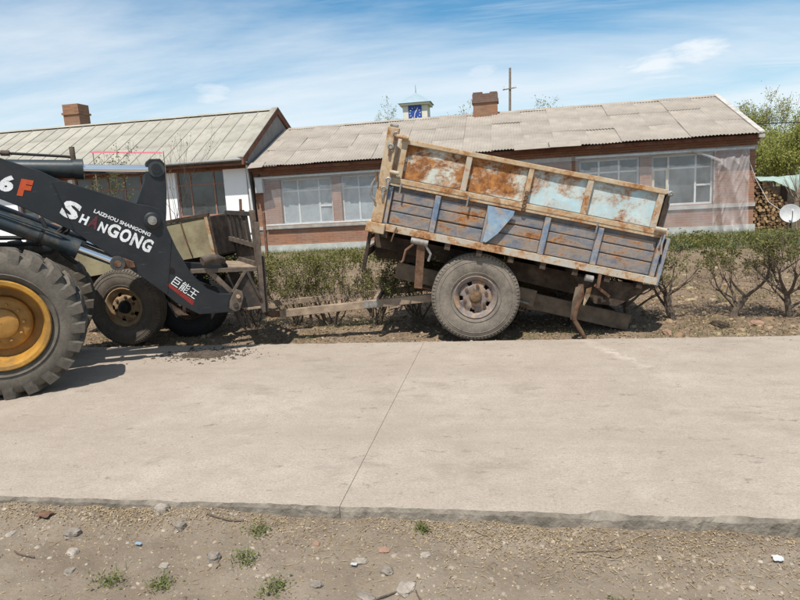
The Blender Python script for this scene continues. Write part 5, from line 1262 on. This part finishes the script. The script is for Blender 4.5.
tree('broadleaf_tree', 'darker green tree farthest along beyond the satellite dish', 20.5, 32, 5.2, 0.8, 14, 'leaf_dark', 8000, 0.12, G, low=0.06, stems=8, jit=1.8)
fwp = []
for _ in range(26000):
    x = rnd.uniform(-150, 150); y = 105 + rnd.gauss(0, 5); top = 3.4 + 1.6 * mnoise.noise((x * 0.11, 0, 3)) + 0.9 * mnoise.noise((x * 0.4, 5, 3))
    fwp.append((x, y, rnd.uniform(0, 1) ** 0.8 * top))
tag(inst('far_woods', fast_mesh('far_woods', leaf_quads(np.array(fwp), 0.75, 0.6), 4, 'leaf_dark'), None), kind='stuff')
G2 = 'tree tops behind the houses'
tree('poplar_tree', 'sparse tree top just showing left of the brick ridge chimney', -2.4, 52, 8.6, 0.35, 21, 'leaf_tree', 2500, 0.13, G2)
tree('poplar_tree', 'sparse tree top beside the clock tower', -10.6, 55, 9.0, 0.35, 22, 'leaf_tree', 2200, 0.13, G2)
tree('poplar_tree', 'sparse tree top above the middle of the corrugated roof', 4.2, 50, 7.6, 0.4, 23, 'leaf_tree', 2500, 0.13, G2)
# bare young trees in front of the white house
def sapling(label, x, y, h, seed, leaves, depth=3):
    rng = random.Random(seed); t = thing('sapling', label, 'sapling', (x, y, ground_z(x, y)), 0, 'saplings before the white house')
    tubes, tips = [], []
    tubes.append(([Vector((0, 0, -0.06)), Vector((0, 0, 0.06))], [0.05, 0.03]))
    for k in range(3):
        a = 2 * PI * k / 3 + rng.random()
        grow((0, 0, -0.02), (0.22 * math.cos(a), 0.22 * math.sin(a), 1), h * 0.42, 0.014, depth, rng, tubes, tips, None, 0.42, 0.4, (2, 3), 3, (0.6, 0.82))
    tubes_mesh(tubes, 'stems', 'bark', t, 0.0025)
    if leaves: tag(inst('buds', fast_mesh('buds', leaf_quads(np.array(tip_points(tips, leaves, 0.04, rng)), 0.05, 0.5), 4, 'leaf_hedge'), t), kind='stuff')
sapling('leafless thin sapling reaching over the white house gutter', -7.9, 14.2, 3.4, 4, 40, 3)
sapling('budding sapling with yellow green leaves under the loader tilt rod', -9.6, 14.0, 2.5, 6, 900, 4)

# grass along the wall, garden rows, weeds
def blades(pts, h, w, mat, name, kind=None, label=None, cat=None, parent=None, lean=0.5):
    P_ = np.asarray(pts, float); n = len(P_)
    a = NR.uniform(0, 2 * PI, n); hh = h * NR.uniform(0.5, 1.4, n); ww = w * NR.uniform(0.6, 1.3, n)
    side = np.stack([np.cos(a), np.sin(a), np.zeros(n)], 1) * ww[:, None] * 0.5
    ln = NR.normal(0, lean, (n, 3)); ln[:, 2] = 1; ln *= hh[:, None]
    V_ = np.stack([P_ - side, P_ + side, P_ + ln], 1)
    me = fast_mesh(name, V_, 3, mat)
    return inst(name, me, parent)
pts = []
while len(pts) < 8000:
    x = rnd.uniform(-7.4, 8.0); y = 17.95 - abs(rnd.gauss(0, 1.4)) - 0.03
    if y < 12 or mnoise.noise((x * 0.8, y * 0.7, 5)) + 0.35 < rnd.random() * 0.9: continue
    pts.append((x, y, ground_z(x, y) - 0.01))
tag(blades(pts, 0.12, 0.012, 'grass', 'grass'), kind='stuff')
pts = []
while len(pts) < 5000:
    x = rnd.uniform(-6.0, 6.0); y = rnd.uniform(6.8, 11)
    if mnoise.noise((x * 1.1, y * 1.1, 15)) < 0.18: continue
    pts.append((x, y, ground_z(x, y) - 0.01))
tag(blades(pts, 0.07, 0.008, 'grass', 'grass'), kind='stuff')
pts = []
for r in range(7):
    for k in range(230):
        x = rnd.uniform(3.6, 9.5); y = 14.0 + r * 0.32 + rnd.gauss(0, 0.04); pts.append((x, y, ground_z(x, y) - 0.01))
tag(blades(pts, 0.22, 0.022, 'crop', 'garden_leaves', lean=0.35), kind='stuff')
W = [(-1.81, 2.27, 0.055, 'bright green weed tuft by the pebbles, nearest the loose flat stone'), (-1.28, 2.745, 0.05, 'yellowish weed tuft close under the road edge'), (-1.25, 2.49, 0.05, 'small green weed beside the squarish grey stone'),
     (-1.035, 2.32, 0.05, 'leafy weed tuft a step out from the squarish grey stone'), (-1.55, 2.27, 0.045, 'weed tuft between two larger green tufts'), (-0.45, 2.83, 0.03, 'tiny weed at the foot of the road edge joint'), (0.42, 2.33, 0.03, 'tiny green weed in bare dirt by scattered straw')]
for i, (x, y, s, lab) in enumerate(W):
    t = thing('weed', lab, 'weed', (x, y, ground_z(x, y)), rnd.random() * 6, 'weeds on the near verge')
    n = 130
    pp = np.stack([NR.normal(0, s * 0.8, n), NR.normal(0, s * 0.6, n), np.abs(NR.normal(0, s * 0.45, n))], 1)
    tag(inst('leaves', fast_mesh('leaves', leaf_quads(pp, 0.016, 0.5, 0.4), 4, 'grass'), t), kind='stuff')
    b = tag(blades([(rnd.gauss(0, s * 0.7), rnd.gauss(0, s * 0.6), -0.003) for _ in range(45)], 0.045, 0.004, 'grass', 'stems', parent=t, lean=0.6), kind='stuff')

# ------------------------------------------------------------------ ground litter
def rubble(pts, sizes, name, mat, kind='stuff'):
    """small faceted stones joined into one mesh"""
    base = np.array([(-1, -1, -0.6), (1, -1, -0.6), (1, 1, -0.6), (-1, 1, -0.6), (-0.7, -0.7, 0.7), (0.75, -0.65, 0.6), (0.65, 0.75, 0.75), (-0.75, 0.6, 0.65)]) * 0.5
    fc = np.array([(4, 5, 6, 7), (0, 1, 5, 4), (1, 2, 6, 5), (2, 3, 7, 6), (3, 0, 4, 7)])
    n = len(pts); P_ = np.asarray(pts, float); s = np.asarray(sizes)[:, None, None]
    v = base[None] * (1 + NR.uniform(-0.35, 0.35, (n, 8, 3)))
    v[:, :, 0] *= NR.uniform(0.8, 1.6, (n, 1)); v[:, :, 2] *= NR.uniform(0.45, 0.9, (n, 1))
    a = NR.uniform(0, 2 * PI, n); c, sn = np.cos(a)[:, None], np.sin(a)[:, None]
    x = v[:, :, 0] * c - v[:, :, 1] * sn; y = v[:, :, 0] * sn + v[:, :, 1] * c
    v = np.stack([x, y, v[:, :, 2]], 2) * s + P_[:, None]
    me = bpy.data.meshes.new(name)
    me.vertices.add(n * 8); me.vertices.foreach_set('co', v.astype(np.float32).ravel())
    idx = (fc[None] + (np.arange(n) * 8)[:, None, None]).reshape(-1)
    me.loops.add(len(idx)); me.loops.foreach_set('vertex_index', idx.astype(np.int32))
    me.polygons.add(n * 5); me.polygons.foreach_set('loop_start', np.arange(0, n * 20, 4, dtype=np.int32)); me.update(calc_edges=True)
    me.materials.append(MAT[mat]); o = inst(name, me, None); return tag(o, kind=kind)
pts, sz = [], []
for _ in range(4500):
    x = rnd.uniform(-3.6, 2.4); y = 2.88 - abs(rnd.gauss(0, 0.5))
    if y < 1.5: continue
    s = min(0.014, 0.0026 * rnd.paretovariate(1.7))
    if mnoise.noise((x * 2, y * 2, 9)) < -0.1 and rnd.random() < 0.6: continue
    pts.append((x, y, ground_z(x, y))); sz.append(s * 1.5)
rubble(pts, sz, 'gravel', 'gravel')
pts, sz = [], []
for _ in range(7000):
    x = rnd.uniform(-6, 9); y = 6.6 + abs(rnd.gauss(0, 3.0))
    pts.append((x, y, ground_z(x, y))); sz.append(min(0.09, 0.012 * rnd.paretovariate(1.8)))
rubble(pts, sz, 'soil_clods', 'litter')
def flakes(pts, size, mat, name, aspect=0.45, flat=0.72):
    me = fast_mesh(name, leaf_quads(np.asarray(pts), size, aspect, flat), 4, mat); return tag(inst(name, me, None), kind='stuff')
pts = []
while len(pts) < 10500:
    x = rnd.uniform(-3.7, 2.5); y = ROAD0 - 0.008 - abs(rnd.gauss(0, 0.10 + 0.07 * max(0, mnoise.noise((x * 1.5, 2, 2))) + (0.10 if x > -0.3 else 0.0)))
    dens = 0.35 + 0.55 * mnoise.noise((x * 2.3, y * 3, 7)) + (0.22 if x > -0.4 else 0)
    if rnd.random() > dens: continue
    pts.append((x, y, ground_z(x, y) + rnd.uniform(0.001, 0.010)))
flakes(pts, 0.013, 'chaff', 'dry_chaff')
pts = []
for _ in range(2600):
    x = rnd.uniform(-3.6, 2.4); y = rnd.uniform(1.6, 2.85); pts.append((x, y, ground_z(x, y) + 0.003))
flakes(pts, 0.014, 'chaff', 'dry_chaff')
pts = []
for _ in range(30000):
    x = rnd.uniform(-6, 9); y = 6.6 + abs(rnd.gauss(0, 2.6)); pts.append((x, y, ground_z(x, y) + rnd.uniform(0.0, 0.02)))
flakes(pts, 0.035, 'litter', 'leaf_litter', 0.4, 0.6)
pts = []
while len(pts) < 1500:
    x = rnd.uniform(-3.6, 2.4); y = ROAD0 - 0.01 - abs(rnd.gauss(0, 0.32))
    if y < 1.6 or rnd.random() > 0.45 + 0.6 * mnoise.noise((x * 1.7, y * 2.2, 27)) + (0.2 if x > -0.4 else 0): continue
    pts.append((x, y, ground_z(x, y) + rnd.uniform(0.002, 0.008)))
flakes(pts, 0.042, 'chaff', 'dry_chaff', 0.07, 0.9)
pts, sz = [], []
for _ in range(2600):
    x = rnd.uniform(-3.6, 2.4); y = rnd.uniform(1.6, 2.88)
    if mnoise.noise((x * 1.3, y * 1.3, 31)) < 0.0: continue
    pts.append((x, y, ground_z(x, y) - 0.002)); sz.append(min(0.03, 0.008 * rnd.paretovariate(2.2)))
rubble(pts, sz, 'soil_clods', 'soil')
# straw on the verge: individual stalks are pencil thin
def stalk(label, p, a, l, bend=0.1, mat='chaff', r=0.0022, group='dry stalks on the near verge', name='dry_stalk', cat='stalk'):
    x, y = p; path = []
    for i in range(6):
        t = i / 5 - 0.5; xx = x + math.cos(a) * l * t - math.sin(a) * bend * (t * t); yy = y + math.sin(a) * l * t + math.cos(a) * bend * (t * t)
        path.append((xx, yy, ground_z(xx, yy) + 0.006 + 0.012 * (0.25 - t * t)))
    return tag(MB().tube(path, r, 6).build(name, mat, smooth=True), label, cat, group)
stalk('curled pale stalk lying on the chaff strip', (0.48, 2.66), 0.6, 0.16, 0.35)
stalk('long thin stalk below the curled pale stalk', (0.40, 2.70), 0.15, 0.22, 0.05, 'bark')
stalk('pale straight stalk leaning on the road edge', (0.60, 2.82), 0.7, 0.13, 0.02)
stalk('short pale stalk where the chaff strip widens', (-0.15, 2.80), -0.5, 0.12, 0.05)
stalk('dark crooked twig under the road edge past the grey stone', (-1.50, 2.80), -0.15, 0.22, 0.08, 'bark', 0.005)
stalk('dark short twig lying near the loose flat stone', (-2.40, 2.44), -0.3, 0.16, 0.05, 'bark', 0.004)
stalk('thin brown twig lying by pale rubble', (-0.50, 2.33), 0.7, 0.22, 0.03, 'bark', 0.004)
stalk('brown twig crossing the pebbles beside the rubble', (-0.38, 2.28), -1.0, 0.16, 0.05, 'bark', 0.0035)
def clod(name, label, x, y, s, sc, mat, seed, cat='stone', group='loose stones on the near verge', sink=0.38):
    r_ = random.Random(seed); z = ground_z(x, y)
    b = MB(); n = 16; vs, fs = [], []
    rows_ = 9
    for i in range(rows_ + 1):
        ph = PI * i / rows_
        for k in range(n):
            t = 2 * PI * k / n
            d = Vector((math.sin(ph) * math.cos(t), math.sin(ph) * math.sin(t), math.cos(ph)))
            # squared-off, chipped block
            q = 1 / max(abs(d.x) ** 3 + abs(d.y) ** 3 + abs(d.z) ** 3, 0.3) ** (1 / 3)
            q *= 1 + 0.28 * mnoise.noise(d * 1.7 + Vector((seed * 3.3, 0, 0))) + 0.16 * mnoise.noise(d * 3.4 + Vector((0, seed, 0))) + 0.06 * mnoise.noise(d * 9 + Vector((seed, 0, 0)))
            vs.append(tuple(Vector((d.x * sc[0], d.y * sc[1], d.z * sc[2])) * q * s))
    for i in range(rows_):
        for k in range(n):
            k2 = (k + 1) % n; fs.append((i * n + k, (i + 1) * n + k, (i + 1) * n + k2, i * n + k2))
    o = b.add(vs, fs).build(name, mat); o.location = (x, y, z + s * sc[2] * (1 - 2 * sink)); o.rotation_euler = (0, 0, r_.uniform(0, 6))
    return tag(o, label, cat, group)
ST = [(-2.265, 2.631, 0.040, (1.3, 0.9, 0.7), 'stone_grey', 'flat-topped grey stone, upper of two by the loader-side verge'), (-2.15, 2.486, 0.036, (1.3, 0.8, 0.6), 'stone_pale', 'pale tan stone just below the flat-topped grey stone'),
      (-1.706, 2.726, 0.036, (1.0, 0.9, 1.0), 'stone_grey', 'dark-sided upright stone near the road edge'), (-1.395, 2.476, 0.038, (1.0, 0.9, 0.9), 'stone_grey', 'squarish grey stone between weed tufts'),
      (-1.896, 2.875, 0.042, (1.1, 0.8, 0.8), 'stone_pale', 'pale lump of concrete touching the road edge'), (-2.62, 2.62, 0.028, (1.2, 0.9, 0.5), 'stone_pale', 'small pale stone out by itself in grey dirt'),
      (-2.05, 2.33, 0.03, (1.3, 0.9, 0.4), 'stone_grey', 'loose flat stone near the bright green weed'), (-0.46, 2.36, 0.05, (1.1, 0.9, 0.5), 'stone_pale', 'broad pale rubble piece beside the thin brown twig'),
      (-0.56, 2.47, 0.036, (1.0, 0.8, 0.6), 'stone_grey', 'grey rubble piece above the broad pale one'), (-0.70, 2.54, 0.032, (1.1, 0.9, 0.6), 'stone_pale', 'small pale rubble next to a whitish flake'),
      (-0.60, 2.62, 0.03, (1.2, 0.8, 0.5), 'stone_red', 'reddish brick fragment among the rubble'), (-0.86, 2.36, 0.03, (1.2, 0.9, 0.45), 'stone_grey', 'low grey pebble between weed and rubble'),
      (-0.05, 2.28, 0.034, (1.0, 0.9, 0.5), 'stone_red', 'pinkish stone half sunk in bare dirt'), (0.06, 2.26, 0.026, (1.0, 0.9, 0.6), 'stone_pale', 'small pale stone beside the pinkish sunk one'),
      (-0.62, 2.30, 0.04, (1.3, 0.8, 0.4), 'stone_grey', 'flat grey slab piece at the end of the thin twig'), (-0.95, 2.66, 0.02, (1.2, 0.9, 0.6), 'stone_red', 'small tan chip below the road joint'),
      (-1.62, 2.42, 0.024, (1.2, 1, 0.5), 'stone_pale', 'flat pale chip between weeds and upright stone'), (1.05, 2.42, 0.02, (1, 1, 0.6), 'stone_grey', 'small dark pebble in the yellow chaff'), (-0.40, 2.60, 0.028, (1.1, 0.9, 0.5), 'stone_pale', 'pale pebble above the rubble group')]
for i, (x, y, s, sc, m_, lab) in enumerate(ST): clod('stone', lab, x, y, s * 0.82, sc, m_, i + 1)
# litter: white scrap, blue rag
def scrap(name, label, x, y, s, mat, seed):
    n = 6; vs, fs = [], []
    for j in range(n + 1):
        for i in range(n + 1):
            px, py = (i / n - 0.5) * s * 1.4, (j / n - 0.5) * s
            k = 1 - 0.35 * mnoise.noise((i * 0.7, j * 0.7, seed))
            vs.append((x + px * k, y + py * k, ground_z(x + px, y + py) + 0.012 + s * 0.16 * (1 + mnoise.noise((i * 0.9, j * 0.9, seed + 3)))))
    for j in range(n):
        for i in range(n):
            a = j * (n + 1) + i; fs.append((a, a + 1, a + n + 2, a + n + 1))
    o = MB().add(vs, fs).build(name, mat); so = o.modifiers.new('thick', 'SOLIDIFY'); so.thickness = 0.0015
    return tag(o, label, 'litter', 'scraps of litter on the near verge')
scrap('paper_scrap', 'crumpled white scrap on the chaff by the road edge', 1.155, 2.71, 0.03, 'dish_grey', 1)
scrap('paper_scrap', 'small white scrap next to the rubble', -0.72, 2.50, 0.02, 'dish_grey', 2)
scrap('plastic_scrap', 'faded pale blue plastic scrap among the pebbles', -1.84, 2.56, 0.02, 'flap_blue', 3)
scrap('dark_rag', 'dark crumpled rag in the chaff strip beside the pale stone', -2.55, 2.79, 0.055, 'rust', 4)
# soil dropped on the road by the fork
sp = thing('soil_pile', 'small heap of dark soil dropped on the road below the fork', 'soil pile', (-3.25, 6.10, 0.0))
vs_ = [(0, 0, 0.05)]
n_ = 40; nr_ = 8
for j in range(1, nr_ + 1):
    for k in range(n_):
        t = 2 * PI * k / n_; u = j / nr_
        r = 0.17 * u * (1 + 0.55 * mnoise.noise((math.cos(t) * 1.9, math.sin(t) * 1.9, 3)) + 0.25 * mnoise.noise((math.cos(t) * 6, math.sin(t) * 6, 8)))
        zz = 0.002 if j == nr_ else 0.004 + 0.05 * (1 - u) ** 1.5 + 0.014 * abs(mnoise.noise((math.cos(t) * u * 7, math.sin(t) * u * 7, 2))) * (1 - u * 0.7)
        vs_.append((r * math.cos(t) * 1.3, r * math.sin(t) * 0.8, zz))
fs_ = [(0, 1 + k, 1 + (k + 1) % n_) for k in range(n_)] + [(1 + (j - 1) * n_ + k, 1 + j * n_ + k, 1 + j * n_ + (k + 1) % n_, 1 + (j - 1) * n_ + (k + 1) % n_) for j in range(1, nr_) for k in range(n_)]
MB().add(vs_, fs_).build('heap', 'dirt_dark', sp, smooth=True)
pp = []
for _ in range(1500):
    r_ = abs(rnd.gauss(0, 0.17)); t = rnd.uniform(0, 2 * PI); pp.append((r_ * math.cos(t) * 1.7, r_ * math.sin(t) * 0.9, 0.004 + 0.03 * max(0, 1 - r_ / 0.17) ** 1.5))
o = rubble(pp, [min(0.032, 0.005 * rnd.paretovariate(1.6)) for _ in pp], 'crumbs', 'dirt_dark'); o.parent = sp
pts, sz = [], []
for _ in range(700):
    x = rnd.uniform(-5, 4); y = rnd.uniform(2.95, 6.5); pts.append((x, y, 0.001)); sz.append(min(0.012, 0.003 * rnd.paretovariate(2.2)))
for _ in range(500): 
    x = rnd.uniform(-5, 5); y = 6.55 - abs(rnd.gauss(0, 0.12)); pts.append((x, y, 0.001)); sz.append(min(0.02, 0.004 * rnd.paretovariate(1.8)))
rubble(pts, sz, 'grit', 'gravel')

# ------------------------------------------------------------------ right-hand yard: firewood, tarp, dish, brush
fw = thing('firewood_stack', 'stack of split firewood against the brick house end', 'firewood', (7.3, 18.7, 0.05))
b = MB(); z = 0.04; row = 0
while z < 1.42:
    x = -0.48 + (0.045 if row % 2 else 0); xmax = 0.78 - max(0, z - 0.3) * 0.95
    while x < xmax:
        r = rnd.uniform(0.032, 0.055); n = rnd.choice((5, 6, 7)); y = -0.25 + rnd.uniform(-0.05, 0.05)
        rr_ = [(rnd.uniform(0.75, 1.12) * r) for _ in range(n)]; a0 = rnd.random() * 6
        ring = [(x + rr_[k] * math.cos(a0 + 2 * PI * k / n), z + rr_[k] * math.sin(a0 + 2 * PI * k / n)) for k in range(n)]
        vs_ = [(px, y, pz) for px, pz in ring] + [(px, y + 0.6, pz) for px, pz in ring]
        b.add(vs_, [tuple(range(n)), tuple(range(2 * n - 1, n - 1, -1))] + [(k, k + n, (k + 1) % n + n, (k + 1) % n) for k in range(n)])
        x += r * 1.95
    z += 0.078; row += 1
tag(b.build('logs', 'endgrain', fw), kind='stuff')
MB().box(-0.55, 0.9, 0.36, 0.40, -0.1, 1.2).build('backing', 'wood', fw)
tp = thing('tarp', 'pale green plastic tarp draped over the sloping end of the firewood', 'tarp', (7.6, 18.5, 0.0))
vs_, fs_ = [], []
nu, nv = 26, 14
for j in range(nv + 1):
    for i in range(nu + 1):
        u, v = i / nu, j / nv
        x = -0.72 + u * 2.9; y = -0.22 + v * 1.0
        top = 1.52 - 0.10 * u
        if v < 0.35: zz = top - (0.35 - v) / 0.35 * (0.08 + 0.62 * sstep(0.05, 0.55, u) + 0.25 * sstep(0.5, 1, u))
        else: zz = top + 0.02 * math.sin(v * 9)
        d = 0.06 * mnoise.noise((x * 2.3, v * 3, 3)) + 0.03 * mnoise.noise((x * 6, v * 7, 8))
        vs_.append((x, y + d, zz + d))
for j in range(nv):
    for i in range(nu):
        a = j * (nu + 1) + i; fs_.append((a, a + 1, a + nu + 2, a + nu + 1))
MB().add(vs_, fs_).build('sheet', 'tarp', tp, smooth=True)
MB().box(0.1, 2.1, 0.1, 0.6, 0.0, 1.25).build('covered_pile', 'wood', tp)
ds = thing('satellite_dish', 'round white satellite dish standing low in front of the firewood', 'satellite dish', (7.34, 17.5, 0.12))
DM = Matrix.Translation((0, 0, 0.45)) @ Matrix.Rotation(math.radians(-22), 4, 'X') @ Matrix.Rotation(math.radians(-12), 4, 'Z')
prof = [(0.002, 0.07), (0.06, 0.066), (0.12, 0.052), (0.18, 0.03), (0.235, 0.0), (0.25, -0.006), (0.25, 0.006), (0.18, 0.04), (0.10, 0.066), (0.002, 0.082)]
MB(DM).lathe(prof, (0, 0, 0), 36).build('reflector', 'dish_grey', ds, smooth=True)
MB(DM).tube([(0, 0.0, -0.24), (0, -0.16, -0.12), (0, -0.25, 0.0)], 0.010, 7).build('feed_arm', 'galv', ds, smooth=True)
MB(DM).tube([(0, -0.25, 0.0), (0, -0.20, 0.01)], 0.028, 10).build('receiver_head', 'enamel', ds)
MB().tube([(0, 0.13, -0.05), (0, 0.12, 0.45)], 0.022, 9).build('mast', 'galv', ds, smooth=True)
MB().tube([(0.0, 0.1, 0.4), (-0.15, 0.2, 0.52), (-0.4, 0.35, 0.75), (-0.7, 0.42, 1.35), (-0.9, 0.44, 1.9), (-1.0, 0.45, 2.2)], 0.006, 6).build('cable', 'enamel', ds, smooth=True)
br = thing('brush_bundle', 'upright bundle of dry brown stalks behind the satellite dish', 'brushwood', (7.72, 18.1, 0.1))
b = MB()
for k in range(28):
    a = rnd.uniform(0, 2 * PI); r = rnd.uniform(0, 0.07); l = rnd.uniform(1.1, 1.75)
    ox, oy = r * math.cos(a), r * math.sin(a); sx_, sy_ = rnd.gauss(0.03, 0.16), rnd.gauss(0, 0.12)
    b.tube([(ox * 1.4, oy, -0.02), (ox * 0.7, oy * 0.7, 0.75), (ox + sx_ * l * 0.6, oy + sy_ * l * 0.5, l * 0.8), (ox + sx_ * l * 1.1, oy + sy_ * l, l)], [0.014, 0.012, 0.009, 0.004], 5, cap=False)
tag(b.build('stalks', 'bark_pale', br), kind='stuff')
MB().lathe([(0.115, -0.012), (0.125, 0), (0.115, 0.012)], (0, 0, 0), 14).build('tie', 'rust', br).matrix_local = Matrix.Translation((0, 0, 0.75)) @ Matrix.Rotation(PI / 2, 4, 'X')
# post and rail before the brick wall
fr = thing('fence', 'lone reddish fence post with a short rail stub before the brick wall', 'fence post', (-4.80, 12.0, 0.0))
MB().bar((0.0, 0, -0.1), (0.0, 0, 1.42), 0.05, 0.05, (0, 1, 0)).build('post', 'wood_rust', fr, bevel=0.006)
MB().bar((-0.9, 0.045, 0.98), (0.06, 0.045, 1.0), 0.03, 0.05).build('rail', 'wood', fr)
# electric cable in the sky at the right
cbx = thing('power_line', 'thin dark power cable passing before the trees beside the gable', 'cable', (6.5, 21, 0))
MB().tube([(0.1, -2, 3.0), (3, -1.2, 2.98), (8, 0.5, 3.3), (18, 4, 4.4)], 0.014, 6).build('wire', 'rubber', cbx, smooth=True)
# stones in the soil bank beyond the road
for i, (x, y, s, lab) in enumerate(((2.35, 7.2, 0.06, 'dark clod of turf under the hedge by the forked trunk'), (1.75, 7.0, 0.045, 'pale clod near the trailer tail'), (2.75, 7.25, 0.05, 'brown clod on the bank between hedge trunks'))):
    clod('soil_clod', lab, x, y, s, (1.6, 1.0, 0.7), 'darkframe' if i == 0 else 'stone_red', 70 + i, 'clod', 'clods on the far bank')
